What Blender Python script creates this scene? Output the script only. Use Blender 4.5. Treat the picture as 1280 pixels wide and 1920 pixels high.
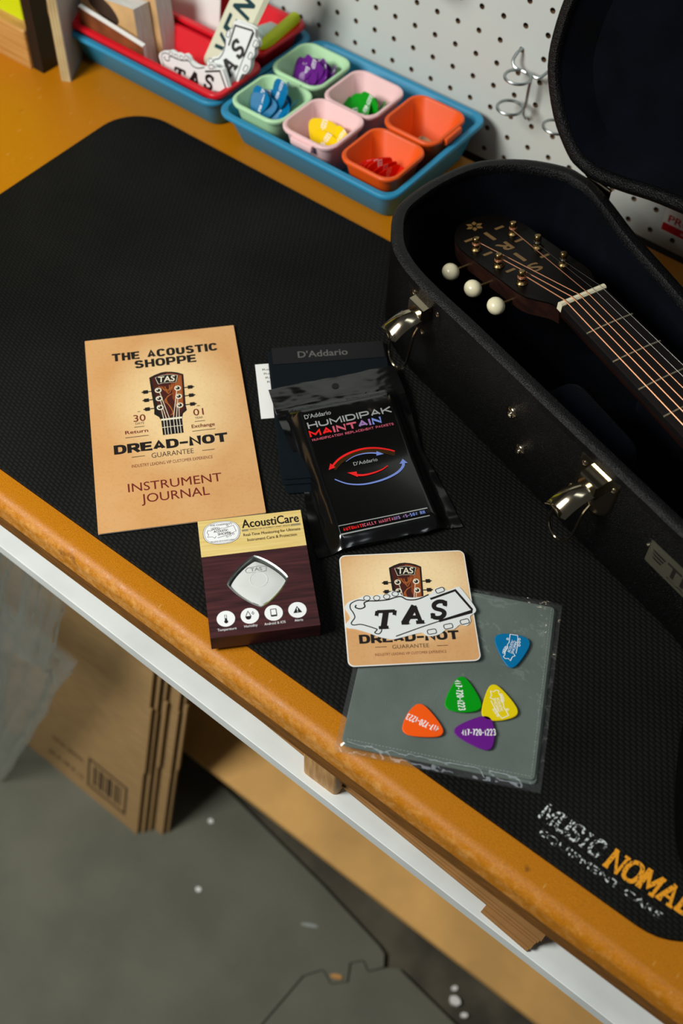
import bpy, bmesh, math, random
from mathutils import Vector, Matrix, Euler, noise
from mathutils.geometry import tessellate_polygon
PI = math.pi
R = math.radians
S = bpy.context.scene
for o in list(bpy.data.objects):
    bpy.data.objects.remove(o)
C = S.collection

# ------------------------------------------------------------------ camera
cam = bpy.data.cameras.new('camera')
cam.sensor_fit = 'VERTICAL'
cam.sensor_height = 36.0
cam.lens = 41.236
cam.clip_start = 0.02
cam.dof.use_dof = True
cam.dof.focus_distance = 0.95
cam.dof.aperture_fstop = 4.5
co = bpy.data.objects.new('camera', cam)
C.objects.link(co)
_r = Vector((0.7900, 0.6125, 0.0262)); _u = Vector((-0.5082, 0.6304, 0.5868)); _f = Vector((-0.3429, 0.4768, -0.8093))
co.matrix_world = Matrix(((_r.x, _u.x, -_f.x, 0.8390), (_r.y, _u.y, -_f.y, -0.7473), (_r.z, _u.z, -_f.z, 0.7802), (0, 0, 0, 1)))
S.camera = co

# ------------------------------------------------------------------ world, lamps, exposure
w = bpy.data.worlds.new('room_air'); S.world = w; w.use_nodes = True
w.node_tree.nodes['Background'].inputs[0].default_value = (0.95, 0.97, 1.0, 1)
w.node_tree.nodes['Background'].inputs[1].default_value = 0.06
def area_lamp(name, loc, target, sx, sy, power, col):
    l = bpy.data.lights.new(name, 'AREA'); l.shape = 'RECTANGLE'; l.size = sx; l.size_y = sy; l.energy = power; l.color = col
    o = bpy.data.objects.new(name, l); C.objects.link(o); o.location = loc
    d = Vector(target) - Vector(loc); o.rotation_euler = d.to_track_quat('-Z', 'Y').to_euler()
    return o
area_lamp('shop_lamp', (-0.16, -1.27, 1.10), (0.15, -0.45, -0.2), 0.6, 0.6, 31.0, (1.0, 0.985, 0.935))
area_lamp('ceiling_lamp', (0.9, -0.75, 2.3), (0.9, -0.75, 0.0), 1.6, 0.3, 5.0, (0.86, 0.95, 1.0))
S.view_settings.view_transform = 'Standard'
S.view_settings.look = 'None'
S.view_settings.exposure = 0.0
S.view_settings.gamma = 1.0
S.view_settings.use_curve_mapping = False

# ------------------------------------------------------------------ materials
def lin(c):
    return tuple((x/255/12.92 if x/255 <= 0.04045 else ((x/255+0.055)/1.055)**2.4) for x in c) + (1.0,)
M = {}
def mat(name, rgb, rough=0.5, metal=0.0, var=0.0, vscale=40.0, rgb2=None, stretch=(1, 1, 1), bump=0.0, bscale=200.0, spec=0.5,
        coat=0.0, sheen=0.0, detail=4.0, contrast=(0.35, 0.65), trans=0.0, ior=1.45, bstretch=(1, 1, 1), rvar=0.0):
    m = bpy.data.materials.new(name); m.use_nodes = True; M[name] = m
    nt = m.node_tree; b = nt.nodes['Principled BSDF']; L = nt.links
    b.inputs['Base Color'].default_value = lin(rgb)
    b.inputs['Roughness'].default_value = rough
    b.inputs['Metallic'].default_value = metal
    b.inputs['Specular IOR Level'].default_value = spec
    b.inputs['Coat Weight'].default_value = coat
    b.inputs['Coat Roughness'].default_value = 0.08
    b.inputs['Sheen Weight'].default_value = sheen
    b.inputs['Transmission Weight'].default_value = trans
    b.inputs['IOR'].default_value = ior
    tc = nt.nodes.new('ShaderNodeTexCoord')
    if var > 0 or rgb2:
        mp = nt.nodes.new('ShaderNodeMapping'); mp.inputs['Scale'].default_value = stretch
        n = nt.nodes.new('ShaderNodeTexNoise'); n.inputs['Scale'].default_value = vscale; n.inputs['Detail'].default_value = detail
        cr = nt.nodes.new('ShaderNodeValToRGB')
        c2 = rgb2 if rgb2 else tuple(x*(1-var) for x in rgb)
        cr.color_ramp.elements[0].position = contrast[0]; cr.color_ramp.elements[0].color = lin(c2)
        cr.color_ramp.elements[1].position = contrast[1]; cr.color_ramp.elements[1].color = lin(rgb)
        L.new(tc.outputs['Object'], mp.inputs['Vector']); L.new(mp.outputs[0], n.inputs['Vector'])
        L.new(n.outputs['Fac'], cr.inputs['Fac']); L.new(cr.outputs['Color'], b.inputs['Base Color'])
        if rvar:
            mr = nt.nodes.new('ShaderNodeMapRange'); mr.inputs['To Min'].default_value = rough - rvar; mr.inputs['To Max'].default_value = rough + rvar
            L.new(n.outputs['Fac'], mr.inputs['Value']); L.new(mr.outputs[0], b.inputs['Roughness'])
    if bump > 0:
        mp2 = nt.nodes.new('ShaderNodeMapping'); mp2.inputs['Scale'].default_value = bstretch
        n2 = nt.nodes.new('ShaderNodeTexNoise'); n2.inputs['Scale'].default_value = bscale; n2.inputs['Detail'].default_value = 3
        bp = nt.nodes.new('ShaderNodeBump'); bp.inputs['Strength'].default_value = bump; bp.inputs['Distance'].default_value = 0.001
        L.new(tc.outputs['Object'], mp2.inputs['Vector']); L.new(mp2.outputs[0], n2.inputs['Vector'])
        L.new(n2.outputs['Fac'], bp.inputs['Height']); L.new(bp.outputs[0], b.inputs['Normal'])
    return m
def nn(m, t): return m.node_tree.nodes.new(t)

# hardboard bench top, worn towards its front edge
m = mat('hardboard', (200, 124, 8), 0.38, var=0.2, vscale=1150, contrast=(0.3, 0.66), bump=0.15, bscale=900, detail=3)
nt = m.node_tree; b = nt.nodes['Principled BSDF']; L = nt.links
base = b.inputs['Base Color'].links[0].from_socket
tc = nn(m, 'ShaderNodeTexCoord'); sx = nn(m, 'ShaderNodeSeparateXYZ'); L.new(tc.outputs['Object'], sx.inputs[0])
mr = nn(m, 'ShaderNodeMapRange'); mr.inputs['From Min'].default_value = -0.428; mr.inputs['From Max'].default_value = -0.458
L.new(sx.outputs['Y'], mr.inputs['Value'])
n1 = nn(m, 'ShaderNodeTexNoise'); n1.inputs['Scale'].default_value = 130; n1.inputs['Detail'].default_value = 8; n1.inputs['Roughness'].default_value = 0.75
L.new(tc.outputs['Object'], n1.inputs['Vector'])
mu = nn(m, 'ShaderNodeMath'); mu.operation = 'MULTIPLY'; L.new(mr.outputs[0], mu.inputs[0]); L.new(n1.outputs['Fac'], mu.inputs[1])
mrx = nn(m, 'ShaderNodeMapRange'); mrx.inputs['From Min'].default_value = 0.55; mrx.inputs['From Max'].default_value = 0.85; mrx.inputs['To Min'].default_value = 1.0; mrx.inputs['To Max'].default_value = 0.80
L.new(sx.outputs['X'], mrx.inputs['Value'])
mu2 = nn(m, 'ShaderNodeMath'); mu2.operation = 'MULTIPLY'; L.new(mu.outputs[0], mu2.inputs[0]); L.new(mrx.outputs[0], mu2.inputs[1])
cr = nn(m, 'ShaderNodeValToRGB'); cr.color_ramp.elements[0].position = 0.40; cr.color_ramp.elements[1].position = 0.66
L.new(mu2.outputs[0], cr.inputs['Fac'])
mx = nn(m, 'ShaderNodeMixRGB'); mx.inputs['Color2'].default_value = lin((214, 158, 84)); L.new(cr.outputs['Color'], mx.inputs['Fac']); L.new(base, mx.inputs['Color1'])
# dark spots and stains
n3 = nn(m, 'ShaderNodeTexNoise'); n3.inputs['Scale'].default_value = 30; n3.inputs['Detail'].default_value = 6; L.new(tc.outputs['Object'], n3.inputs['Vector'])
c3 = nn(m, 'ShaderNodeValToRGB'); c3.color_ramp.elements[0].position = 0.69; c3.color_ramp.elements[1].position = 0.76
L.new(n3.outputs['Fac'], c3.inputs['Fac'])
mx2 = nn(m, 'ShaderNodeMixRGB'); mx2.inputs['Color2'].default_value = lin((96, 56, 16)); L.new(c3.outputs['Color'], mx2.inputs['Fac']); L.new(mx.outputs[0], mx2.inputs['Color1'])
# fine pale scratches
wv = nn(m, 'ShaderNodeTexVoronoi'); wv.inputs['Scale'].default_value = 120; mpv = nn(m, 'ShaderNodeMapping'); mpv.inputs['Scale'].default_value = (1.0, 0.25, 1); mpv.inputs['Rotation'].default_value = (0, 0, 0.6)
L.new(tc.outputs['Object'], mpv.inputs['Vector']); L.new(mpv.outputs[0], wv.inputs['Vector'])
c4 = nn(m, 'ShaderNodeValToRGB'); c4.color_ramp.elements[0].position = 0.03; c4.color_ramp.elements[0].color = (0.35, 0.35, 0.35, 1); c4.color_ramp.elements[1].position = 0.10; c4.color_ramp.elements[1].color = (0, 0, 0, 1)
L.new(wv.outputs['Distance'], c4.inputs['Fac'])
mx3 = nn(m, 'ShaderNodeMixRGB'); mx3.inputs['Color2'].default_value = lin((232, 186, 110)); L.new(c4.outputs['Color'], mx3.inputs['Fac']); L.new(mx2.outputs[0], mx3.inputs['Color1'])
L.new(mx3.outputs[0], b.inputs['Base Color'])
mrr = nn(m, 'ShaderNodeMapRange'); mrr.inputs['To Min'].default_value = 0.34; mrr.inputs['To Max'].default_value = 0.8
L.new(mu2.outputs[0], mrr.inputs['Value']); mrr.inputs['From Min'].default_value = 0.25; mrr.inputs['From Max'].default_value = 0.6; L.new(mrr.outputs[0], b.inputs['Roughness'])

mat('underlayer', (132, 84, 26), 0.6, var=0.25, vscale=60, stretch=(1, 8, 8))
mat('melamine', (226, 232, 230), 0.4, var=0.05, vscale=20)
mat('tan_board', (244, 190, 112), 0.55, var=0.14, vscale=9)
mat('cardboard', (176, 142, 94), 0.85, var=0.08, vscale=30, stretch=(1, 1, 6))
mat('cardboard_edge', (126, 96, 58), 0.9, var=0.4, vscale=200)
mat('sheet_board', (158, 114, 62), 0.8, var=0.1, vscale=30)
mat('ink_brown', (54, 40, 26), 0.8)
mat('floor_concrete', (92, 86, 70), 0.8, var=0.35, vscale=14, detail=8)
mat('floor_foam', (104, 105, 91), 0.75, var=0.10, vscale=10, bump=0.3, bscale=500)
mat('pine', (206, 160, 92), 0.55, rgb2=(176, 122, 58), vscale=18, stretch=(0.6, 6, 14), contrast=(0.3, 0.7))
mat('ply_edge', (222, 206, 158), 0.6, rgb2=(178, 156, 108), vscale=25, stretch=(12, 1, 0.6), contrast=(0.3, 0.7))
mat('ply_face', (176, 176, 172), 0.5)
mat('black_post', (20, 17, 16), 0.5)
mat('lime', (206, 222, 10), 0.5)
mat('beech', (206, 164, 106), 0.55, rgb2=(168, 122, 66), vscale=40, stretch=(8, 8, 1), contrast=(0.3, 0.7))
mat('peg_white', (206, 213, 208), 0.42, bump=0.03, bscale=90)
mat('peg_hole', (134, 100, 68), 0.9, var=0.4, vscale=300)
mat('dark_void', (18, 16, 15), 0.9)  # near-black colour stands in for the shade inside gaps and holes
mat('wall_paint', (120, 120, 118), 0.8)
mat('tray_blue', (50, 142, 182), 0.42, spec=0.35)
mat('basket_red', (214, 20, 36), 0.35)
mat('mint', (182, 226, 178), 0.5)
mat('pink', (242, 200, 200), 0.5)
mat('orange_cup', (236, 88, 14), 0.45)
mat('pick_purple', (104, 30, 134), 0.3, spec=0.28); mat('pick_blue', (6, 112, 164), 0.3, spec=0.28); mat('pick_green', (8, 150, 22), 0.3, spec=0.28)
mat('pick_yellow', (246, 206, 0), 0.3, spec=0.28); mat('pick_red', (228, 30, 4), 0.3, spec=0.28); mat('pick_beige', (206, 160, 112), 0.5, var=0.4, vscale=120)
mat('pick_orange', (250, 92, 16), 0.32); mat('pick_yellow2', (232, 208, 10), 0.32)
mat('ink_white', (244, 246, 246), 0.5)
mat('ink_black', (22, 16, 15), 0.5)
mat('ink_maroon', (112, 30, 22), 0.5)
mat('ink_charcoal', (66, 48, 38), 0.5)
mat('ink_grey', (150, 138, 104), 0.5)
mat('ink_silver', (158, 162, 158), 0.4)
mat('ink_dim', (92, 90, 88), 0.45)
mat('ink_red', (236, 28, 28), 0.35); mat('ink_blue', (120, 142, 216), 0.35); mat('ink_rose', (204, 92, 112), 0.35); mat('ink_mauve', (156, 120, 178), 0.35)
mat('ink_amber', (104, 68, 12), 0.4); mat('ink_gold', (112, 84, 44), 0.4)
mat('ink_orange', (232, 150, 20), 0.6)
mat('wood_dark_ink', (70, 22, 14), 0.5); mat('wood_mid_ink', (138, 62, 24), 0.5); mat('wood_light_ink', (192, 112, 50), 0.5); mat('cream_ink', (236, 226, 200), 0.5)
mat('paper', (236, 236, 232), 0.7)
mat('paper_edge', (226, 224, 218), 0.8, var=0.14, vscale=120, stretch=(0.3, 6, 0.3))
mat('pad_tan', (222, 180, 124), 0.6, var=0.12, vscale=25)
mat('pad_brown', (150, 84, 44), 0.6, var=0.25, vscale=35)
mat('sticker_white', (232, 236, 234), 0.32, coat=0.3)
mat('sticker_cream', (224, 226, 200), 0.4)
mat('teal_ink', (10, 60, 68), 0.5)
mat('teal_tin', (150, 182, 172), 0.4); mat('rust', (196, 96, 30), 0.5)
mat('label_red', (200, 20, 34), 0.5)
mat('steel', (196, 200, 198), 0.28, metal=1.0)
mat('zinc', (172, 180, 180), 0.35, metal=1.0)
mat('nickel', (176, 164, 140), 0.15, metal=1.0)
mat('brass_dark', (140, 116, 76), 0.3, metal=1.0)
mat('copper_string', (204, 142, 106), 0.4, metal=0.7)
mat('plain_string', (150, 146, 140), 0.35, metal=1.0)
mat('bone', (226, 218, 186), 0.35)
mat('cream_button', (232, 224, 188), 0.3, coat=0.3)
mat('headstock_black', (8, 6, 5), 0.4, spec=0.14)
mat('mahogany', (42, 20, 13), 0.4, rgb2=(24, 10, 7), vscale=30, stretch=(1, 5, 5))
mat('ebony', (14, 10, 9), 0.5, var=0.3, vscale=60, stretch=(1, 8, 1))
mat('fret_wire', (196, 186, 160), 0.4, metal=0.8)
mat('spruce', (170, 110, 50), 0.35)
mat('case_vinyl', (3, 3, 3), 0.33, bump=1.0, bscale=1100, spec=0.26)
mat('case_rim', (5, 5, 6), 0.34, bump=1.0, bscale=900, spec=0.34)
mat('plush', (4, 8, 19), 0.95, rgb2=(1, 2, 5), vscale=26, sheen=0.02, bump=0.6, bscale=700, spec=0.1, contrast=(0.3, 0.75))
mat('badge_metal', (86, 84, 70), 0.45, metal=0.5)
mat('navy_cloth', (6, 17, 24), 0.9, bump=0.9, bscale=1600, sheen=0.03, spec=0.1)
mat('band_card', (21, 21, 23), 0.55, spec=0.3)
mat('pouch_black', (9, 9, 9), 0.16, coat=0.6, spec=0.6)
mat('grey_cloth', (112, 123, 116), 0.95, bump=0.5, bscale=1800, spec=0.1, var=0.12, vscale=18)
mat('device_white', (226, 230, 226), 0.45)
mat('device_grey', (150, 156, 152), 0.5)
mat('box_maple', (236, 212, 140), 0.45, rgb2=(222, 192, 112), vscale=55, stretch=(0.5, 9, 1), contrast=(0.3, 0.7))
mat('box_rosewood', (84, 42, 44), 0.42, rgb2=(44, 22, 26), vscale=45, stretch=(0.5, 7, 2), contrast=(0.3, 0.72))
mat('box_inner', (210, 210, 205), 0.4)

# journal cover: warm tan print, paler in its middle
def cover_mat(name, pale, tan, cx, cy, rx, ry):
    m = mat(name, tan, 0.4)
    nt = m.node_tree; b = nt.nodes['Principled BSDF']; L = nt.links
    tc = nn(m, 'ShaderNodeTexCoord'); mp = nn(m, 'ShaderNodeMapping'); mp.vector_type = 'TEXTURE'
    mp.inputs['Location'].default_value = (cx, cy, 0); mp.inputs['Scale'].default_value = (rx, ry, 1)
    g = nn(m, 'ShaderNodeTexGradient'); g.gradient_type = 'SPHERICAL'
    L.new(tc.outputs['Object'], mp.inputs[0]); L.new(mp.outputs[0], g.inputs[0])
    n = nn(m, 'ShaderNodeTexNoise'); n.inputs['Scale'].default_value = 22; n.inputs['Detail'].default_value = 5; L.new(tc.outputs['Object'], n.inputs['Vector'])
    ad = nn(m, 'ShaderNodeMath'); ad.operation = 'MULTIPLY_ADD'; ad.inputs[1].default_value = 0.35
    L.new(n.outputs['Fac'], ad.inputs[0]); L.new(g.outputs['Fac'], ad.inputs[2])
    cr = nn(m, 'ShaderNodeValToRGB'); cr.color_ramp.elements[0].position = 0.12; cr.color_ramp.elements[0].color = lin(tan); cr.color_ramp.elements[1].position = 0.75; cr.color_ramp.elements[1].color = lin(pale)
    L.new(ad.outputs[0], cr.inputs['Fac'])
    n5 = nn(m, 'ShaderNodeTexNoise'); n5.inputs['Scale'].default_value = 420; n5.inputs['Detail'].default_value = 2; L.new(tc.outputs['Object'], n5.inputs['Vector'])
    c5 = nn(m, 'ShaderNodeValToRGB'); c5.color_ramp.elements[0].position = 0.3; c5.color_ramp.elements[0].color = (0.95, 0.93, 0.90, 1); c5.color_ramp.elements[1].position = 0.5; c5.color_ramp.elements[1].color = (1, 1, 1, 1)
    L.new(n5.outputs['Fac'], c5.inputs['Fac'])
    mm = nn(m, 'ShaderNodeMixRGB'); mm.blend_type = 'MULTIPLY'; mm.inputs['Fac'].default_value = 1; L.new(cr.outputs[0], mm.inputs[1]); L.new(c5.outputs[0], mm.inputs[2])
    L.new(mm.outputs[0], b.inputs['Base Color'])
cover_mat('journal_cover', (238, 206, 152), (214, 160, 102), 0.006, 0.022, 0.062, 0.085)
cover_mat('card_cover', (250, 222, 172), (214, 160, 104), 0.006, 0.020, 0.066, 0.056)

# ribbed rubber of the work mat
m = mat('mat_rubber', (33, 33, 33), 0.62, spec=0.08)
nt = m.node_tree; b = nt.nodes['Principled BSDF']; L = nt.links
tc = nn(m, 'ShaderNodeTexCoord'); mp = nn(m, 'ShaderNodeMapping'); mp.inputs['Scale'].default_value = (1, 1, 1); mp.inputs['Rotation'].default_value = (0, 0, R(8))
def mth(m, op, a, b=None):
    n = nn(m, 'ShaderNodeMath'); n.operation = op
    for i, v in enumerate((a, b)):
        if v is None: continue
        if isinstance(v, (int, float)): n.inputs[i].default_value = v
        else: m.node_tree.links.new(v, n.inputs[i])
    return n.outputs[0]
L.new(tc.outputs['Object'], mp.inputs[0])
sp_ = nn(m, 'ShaderNodeSeparateXYZ'); L.new(mp.outputs[0], sp_.inputs[0])
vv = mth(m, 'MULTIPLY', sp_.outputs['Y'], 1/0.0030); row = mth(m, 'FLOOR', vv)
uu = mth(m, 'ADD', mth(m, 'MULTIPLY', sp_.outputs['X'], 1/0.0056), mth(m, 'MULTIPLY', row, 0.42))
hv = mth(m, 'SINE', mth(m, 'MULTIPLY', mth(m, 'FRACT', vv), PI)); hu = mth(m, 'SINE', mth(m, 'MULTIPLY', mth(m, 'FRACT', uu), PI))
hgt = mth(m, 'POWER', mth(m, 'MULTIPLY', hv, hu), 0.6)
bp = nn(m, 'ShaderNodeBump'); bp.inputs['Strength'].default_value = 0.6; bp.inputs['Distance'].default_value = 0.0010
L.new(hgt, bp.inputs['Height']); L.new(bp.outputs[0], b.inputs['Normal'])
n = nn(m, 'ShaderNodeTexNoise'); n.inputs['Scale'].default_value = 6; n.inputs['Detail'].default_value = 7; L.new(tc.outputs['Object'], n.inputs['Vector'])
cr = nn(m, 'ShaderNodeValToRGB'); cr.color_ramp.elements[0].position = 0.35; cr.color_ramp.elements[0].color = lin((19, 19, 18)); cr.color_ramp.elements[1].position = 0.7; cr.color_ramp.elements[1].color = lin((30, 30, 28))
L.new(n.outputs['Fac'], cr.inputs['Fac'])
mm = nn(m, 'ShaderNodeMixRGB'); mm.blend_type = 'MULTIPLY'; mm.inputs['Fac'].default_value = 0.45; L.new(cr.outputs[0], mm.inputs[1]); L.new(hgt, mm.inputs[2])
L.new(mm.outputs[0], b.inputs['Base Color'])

# worn print on the mat: holes of bare rubber in the ink
def worn_ink(name, rgb, lo, hi):
    m = mat(name, rgb, 0.6)
    nt = m.node_tree; b = nt.nodes['Principled BSDF']; L = nt.links
    tc = nn(m, 'ShaderNodeTexCoord'); n = nn(m, 'ShaderNodeTexNoise'); n.inputs['Scale'].default_value = 480; n.inputs['Detail'].default_value = 1
    L.new(tc.outputs['Object'], n.inputs['Vector'])
    cr = nn(m, 'ShaderNodeValToRGB'); cr.color_ramp.elements[0].position = lo; cr.color_ramp.elements[0].color = lin((30, 30, 30)); cr.color_ramp.elements[1].position = hi; cr.color_ramp.elements[1].color = lin(rgb)
    L.new(n.outputs['Fac'], cr.inputs['Fac']); L.new(cr.outputs[0], b.inputs['Base Color'])
worn_ink('mat_ink_white', (214, 222, 222), 0.50, 0.58)
worn_ink('mat_ink_orange', (238, 158, 24), 0.30, 0.42)

# clear films: plastic sleeve, window, bags
def film(name, tint, rough, gloss, milk, bump=0.0, bscale=30.0):
    m = bpy.data.materials.new(name); m.use_nodes = True; M[name] = m; nt = m.node_tree; L = nt.links
    for n in list(nt.nodes):
        if n.type == 'BSDF_PRINCIPLED': nt.nodes.remove(n)
    out = [n for n in nt.nodes if n.type == 'OUTPUT_MATERIAL'][0]
    t = nn(m, 'ShaderNodeBsdfTransparent'); t.inputs[0].default_value = (*tint, 1)
    g = nn(m, 'ShaderNodeBsdfGlossy'); g.inputs['Roughness'].default_value = rough; g.inputs[0].default_value = (1, 1, 1, 1)
    d = nn(m, 'ShaderNodeBsdfDiffuse'); d.inputs[0].default_value = (0.85, 0.9, 0.92, 1)
    geo = nn(m, 'ShaderNodeNewGeometry'); dt = nn(m, 'ShaderNodeVectorMath'); dt.operation = 'DOT_PRODUCT'; L.new(geo.outputs['Incoming'], dt.inputs[1]); L.new(geo.outputs['Normal'], dt.inputs[0])
    def mth1(op, a, b_=None):
        n = nn(m, 'ShaderNodeMath'); n.operation = op; L.new(a, n.inputs[0])
        if b_ is not None: n.inputs[1].default_value = b_
        return n.outputs[0]
    ab = mth1('ABSOLUTE', dt.outputs['Value']); iv = nn(m, 'ShaderNodeMath'); iv.operation = 'SUBTRACT'; iv.inputs[0].default_value = 1.0; iv.use_clamp = True; L.new(ab, iv.inputs[1])
    fo = mth1('ADD', mth1('MULTIPLY', mth1('POWER', iv.outputs[0], 5.0), 0.9), 0.05)
    if bump:
        tc = nn(m, 'ShaderNodeTexCoord'); n = nn(m, 'ShaderNodeTexNoise'); n.inputs['Scale'].default_value = bscale; n.inputs['Detail'].default_value = 3
        bp = nn(m, 'ShaderNodeBump'); bp.inputs['Strength'].default_value = bump; bp.inputs['Distance'].default_value = 0.004
        L.new(tc.outputs['Object'], n.inputs['Vector']); L.new(n.outputs['Fac'], bp.inputs['Height'])
        L.new(bp.outputs[0], g.inputs['Normal']); L.new(bp.outputs[0], dt.inputs[0])
    mu = nn(m, 'ShaderNodeMath'); mu.operation = 'MULTIPLY'; mu.inputs[1].default_value = gloss; mu.use_clamp = True; L.new(fo, mu.inputs[0])
    a = nn(m, 'ShaderNodeMixShader'); a.inputs[0].default_value = milk; L.new(t.outputs[0], a.inputs[1]); L.new(d.outputs[0], a.inputs[2])
    c = nn(m, 'ShaderNodeMixShader'); L.new(mu.outputs[0], c.inputs[0]); L.new(a.outputs[0], c.inputs[1]); L.new(g.outputs[0], c.inputs[2])
    L.new(c.outputs[0], out.inputs['Surface'])
film('sleeve_film', (0.95, 0.97, 0.96), 0.08, 1.1, 0.02, 0.9, 38)
film('window_film', (0.97, 0.97, 0.97), 0.05, 1.0, 0.0)
film('bag_film', (0.95, 0.965, 0.97), 0.16, 3.0, 0.05, 0.35, 18)

# ------------------------------------------------------------------ mesh tools
class MB:
    def __init__(self): self.v = []; self.f = []; self.m = []; self.mi = 0
    def add(self, vs, fs):
        o = len(self.v); self.v += [tuple(p) for p in vs]
        for f in fs: self.f.append(tuple(i+o for i in f)); self.m.append(self.mi)
        return self
    def box(self, x0, x1, y0, y1, z0, z1, mx=None):
        vs = [Vector((x, y, z)) for z in (z0, z1) for x, y in ((x0, y0), (x1, y0), (x1, y1), (x0, y1))]
        if mx: vs = [mx @ p for p in vs]
        return self.add(vs, [(3, 2, 1, 0), (4, 5, 6, 7), (0, 1, 5, 4), (1, 2, 6, 5), (2, 3, 7, 6), (3, 0, 4, 7)])
    def bbox(self, x0, x1, y0, y1, z0, z1, r=0.001):          # box with chamfered upright and top edges
        return self.loft([[(x, y, z0) for x, y in rr(x0, x1, y0, y1, r, 2)], [(x, y, z1-r) for x, y in rr(x0, x1, y0, y1, r, 2)],
                          [(x, y, z1) for x, y in rr(x0+r*.7, x1-r*.7, y0+r*.7, y1-r*.7, r, 2)]])
    def prism(self, poly, z0, z1, f=None):
        if area2(poly) < 0: poly = poly[::-1]
        n = len(poly); tr = tris(poly)
        vs = [(x, y, z0) for x, y in poly] + [(x, y, z1) for x, y in poly]
        if f: vs = [f(*p) for p in vs]
        fs = [tuple(reversed(t)) for t in tr] + [tuple(i+n for i in t) for t in tr] + [(i, (i+1) % n, (i+1) % n+n, i+n) for i in range(n)]
        return self.add(vs, fs)
    def loft(self, rings, cap0=True, cap1=True, closed=True):
        n = len(rings[0]); vs = [p for r in rings for p in r]; fs = []
        for k in range(len(rings)-1):
            for i in range(n if closed else n-1):
                j = (i+1) % n; fs.append((k*n+i, k*n+j, (k+1)*n+j, (k+1)*n+i))
        if cap0: fs.append(tuple(range(n-1, -1, -1)))
        if cap1: fs.append(tuple((len(rings)-1)*n+i for i in range(n)))
        return self.add(vs, fs)
    def tube(self, path, r, n=8, closed=False, caps=True):
        P = [Vector(p) for p in path]; rings = []; up = None
        for i, p in enumerate(P):
            if closed: t = P[(i+1) % len(P)] - P[i-1]
            else: t = P[min(i+1, len(P)-1)] - P[max(i-1, 0)]
            t.normalize()
            if up is None: up = t.orthogonal().normalized()
            up = (up - t*up.dot(t)); up = up.normalized() if up.length > 1e-6 else t.orthogonal().normalized()
            s = t.cross(up); rad = r[i] if isinstance(r, (list, tuple)) else r
            rings.append([p + (up*math.cos(2*PI*k/n) + s*math.sin(2*PI*k/n))*rad for k in range(n)])
        if closed: rings.append(rings[0]); caps = False
        return self.loft(rings, caps, caps)
    def lathe(self, prof, n=16, mx=None):          # prof: (radius, height)
        rings = [[Vector((r*math.cos(2*PI*k/n), r*math.sin(2*PI*k/n), h)) for k in range(n)] for r, h in prof]
        if mx: rings = [[mx @ p for p in r] for r in rings]
        return self.loft(rings)
    def grid(self, nx, ny, f):
        vs = [f(i/nx, j/ny) for j in range(ny+1) for i in range(nx+1)]
        return self.add(vs, [(j*(nx+1)+i, j*(nx+1)+i+1, (j+1)*(nx+1)+i+1, (j+1)*(nx+1)+i) for j in range(ny) for i in range(nx)])
    def build(self, name, mats, parent=None, smooth=False, kind=None):
        me = bpy.data.meshes.new(name); me.from_pydata(self.v, [], self.f)
        for q in (mats if isinstance(mats, (list, tuple)) else [mats]): me.materials.append(M[q])
        me.polygons.foreach_set('material_index', self.m)
        bm = bmesh.new(); bm.from_mesh(me); bmesh.ops.recalc_face_normals(bm, faces=bm.faces); bm.to_mesh(me); bm.free()
        if smooth:
            me.polygons.foreach_set('use_smooth', [True]*len(me.polygons)); me.set_sharp_from_angle(angle=R(42))
        me.update()
        o = bpy.data.objects.new(name, me); C.objects.link(o)
        if parent: o.parent = parent
        if kind: o['kind'] = kind
        return o
def area2(p): return sum(p[i-1][0]*p[i][1] - p[i][0]*p[i-1][1] for i in range(len(p)))
def tris(poly): return [tuple(t) for t in tessellate_polygon([[Vector((x, y, 0)) for x, y in poly]])]
def rr(x0, x1, y0, y1, r, n=5):
    out = []
    for cx, cy, a0 in ((x1-r, y0+r, -90), (x1-r, y1-r, 0), (x0+r, y1-r, 90), (x0+r, y0+r, 180)):
        for k in range(n+1):
            a = R(a0+90*k/n); out.append((cx+r*math.cos(a), cy+r*math.sin(a)))
    return out
def circ(cx, cy, r, n=20, ry=None): return [(cx+r*math.cos(2*PI*k/n), cy+(ry or r)*math.sin(2*PI*k/n)) for k in range(n)]
def catmull(pts, n=6, closed=True):
    out = []; N = len(pts)
    for i in range(N if closed else N-1):
        if closed: p = [pts[(i+k-1) % N] for k in range(4)]
        else: p = [pts[max(0, min(N-1, i+k-1))] for k in range(4)]
        for k in range(n):
            t = k/n
            out.append(tuple(0.5*((2*p[1][d]) + (-p[0][d]+p[2][d])*t + (2*p[0][d]-5*p[1][d]+4*p[2][d]-p[3][d])*t*t + (-p[0][d]+3*p[1][d]-3*p[2][d]+p[3][d])*t**3) for d in range(len(pts[0]))))
    if not closed: out.append(tuple(pts[-1]))
    return out
def inset(poly, d):
    if area2(poly) < 0: poly = poly[::-1]
    n = len(poly); out = []
    for i in range(n):
        a = Vector(poly[i-1]); c = Vector(poly[(i+1) % n]); t = (c-a).normalized()
        out.append((poly[i][0]-t.y*d, poly[i][1]+t.x*d))
    return out
def tag(o, label, cat, group=None):
    o['label'] = label; o['category'] = cat
    if group: o['group'] = group
    return o
def thing(name, label, cat, loc=(0, 0, 0), rotz=0.0, group=None, rot=None):
    o = bpy.data.objects.new(name, None); o.empty_display_size = 0.02; C.objects.link(o)
    o.location = loc; o.rotation_euler = rot if rot else (0, 0, rotz)
    return tag(o, label, cat, group)
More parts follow.
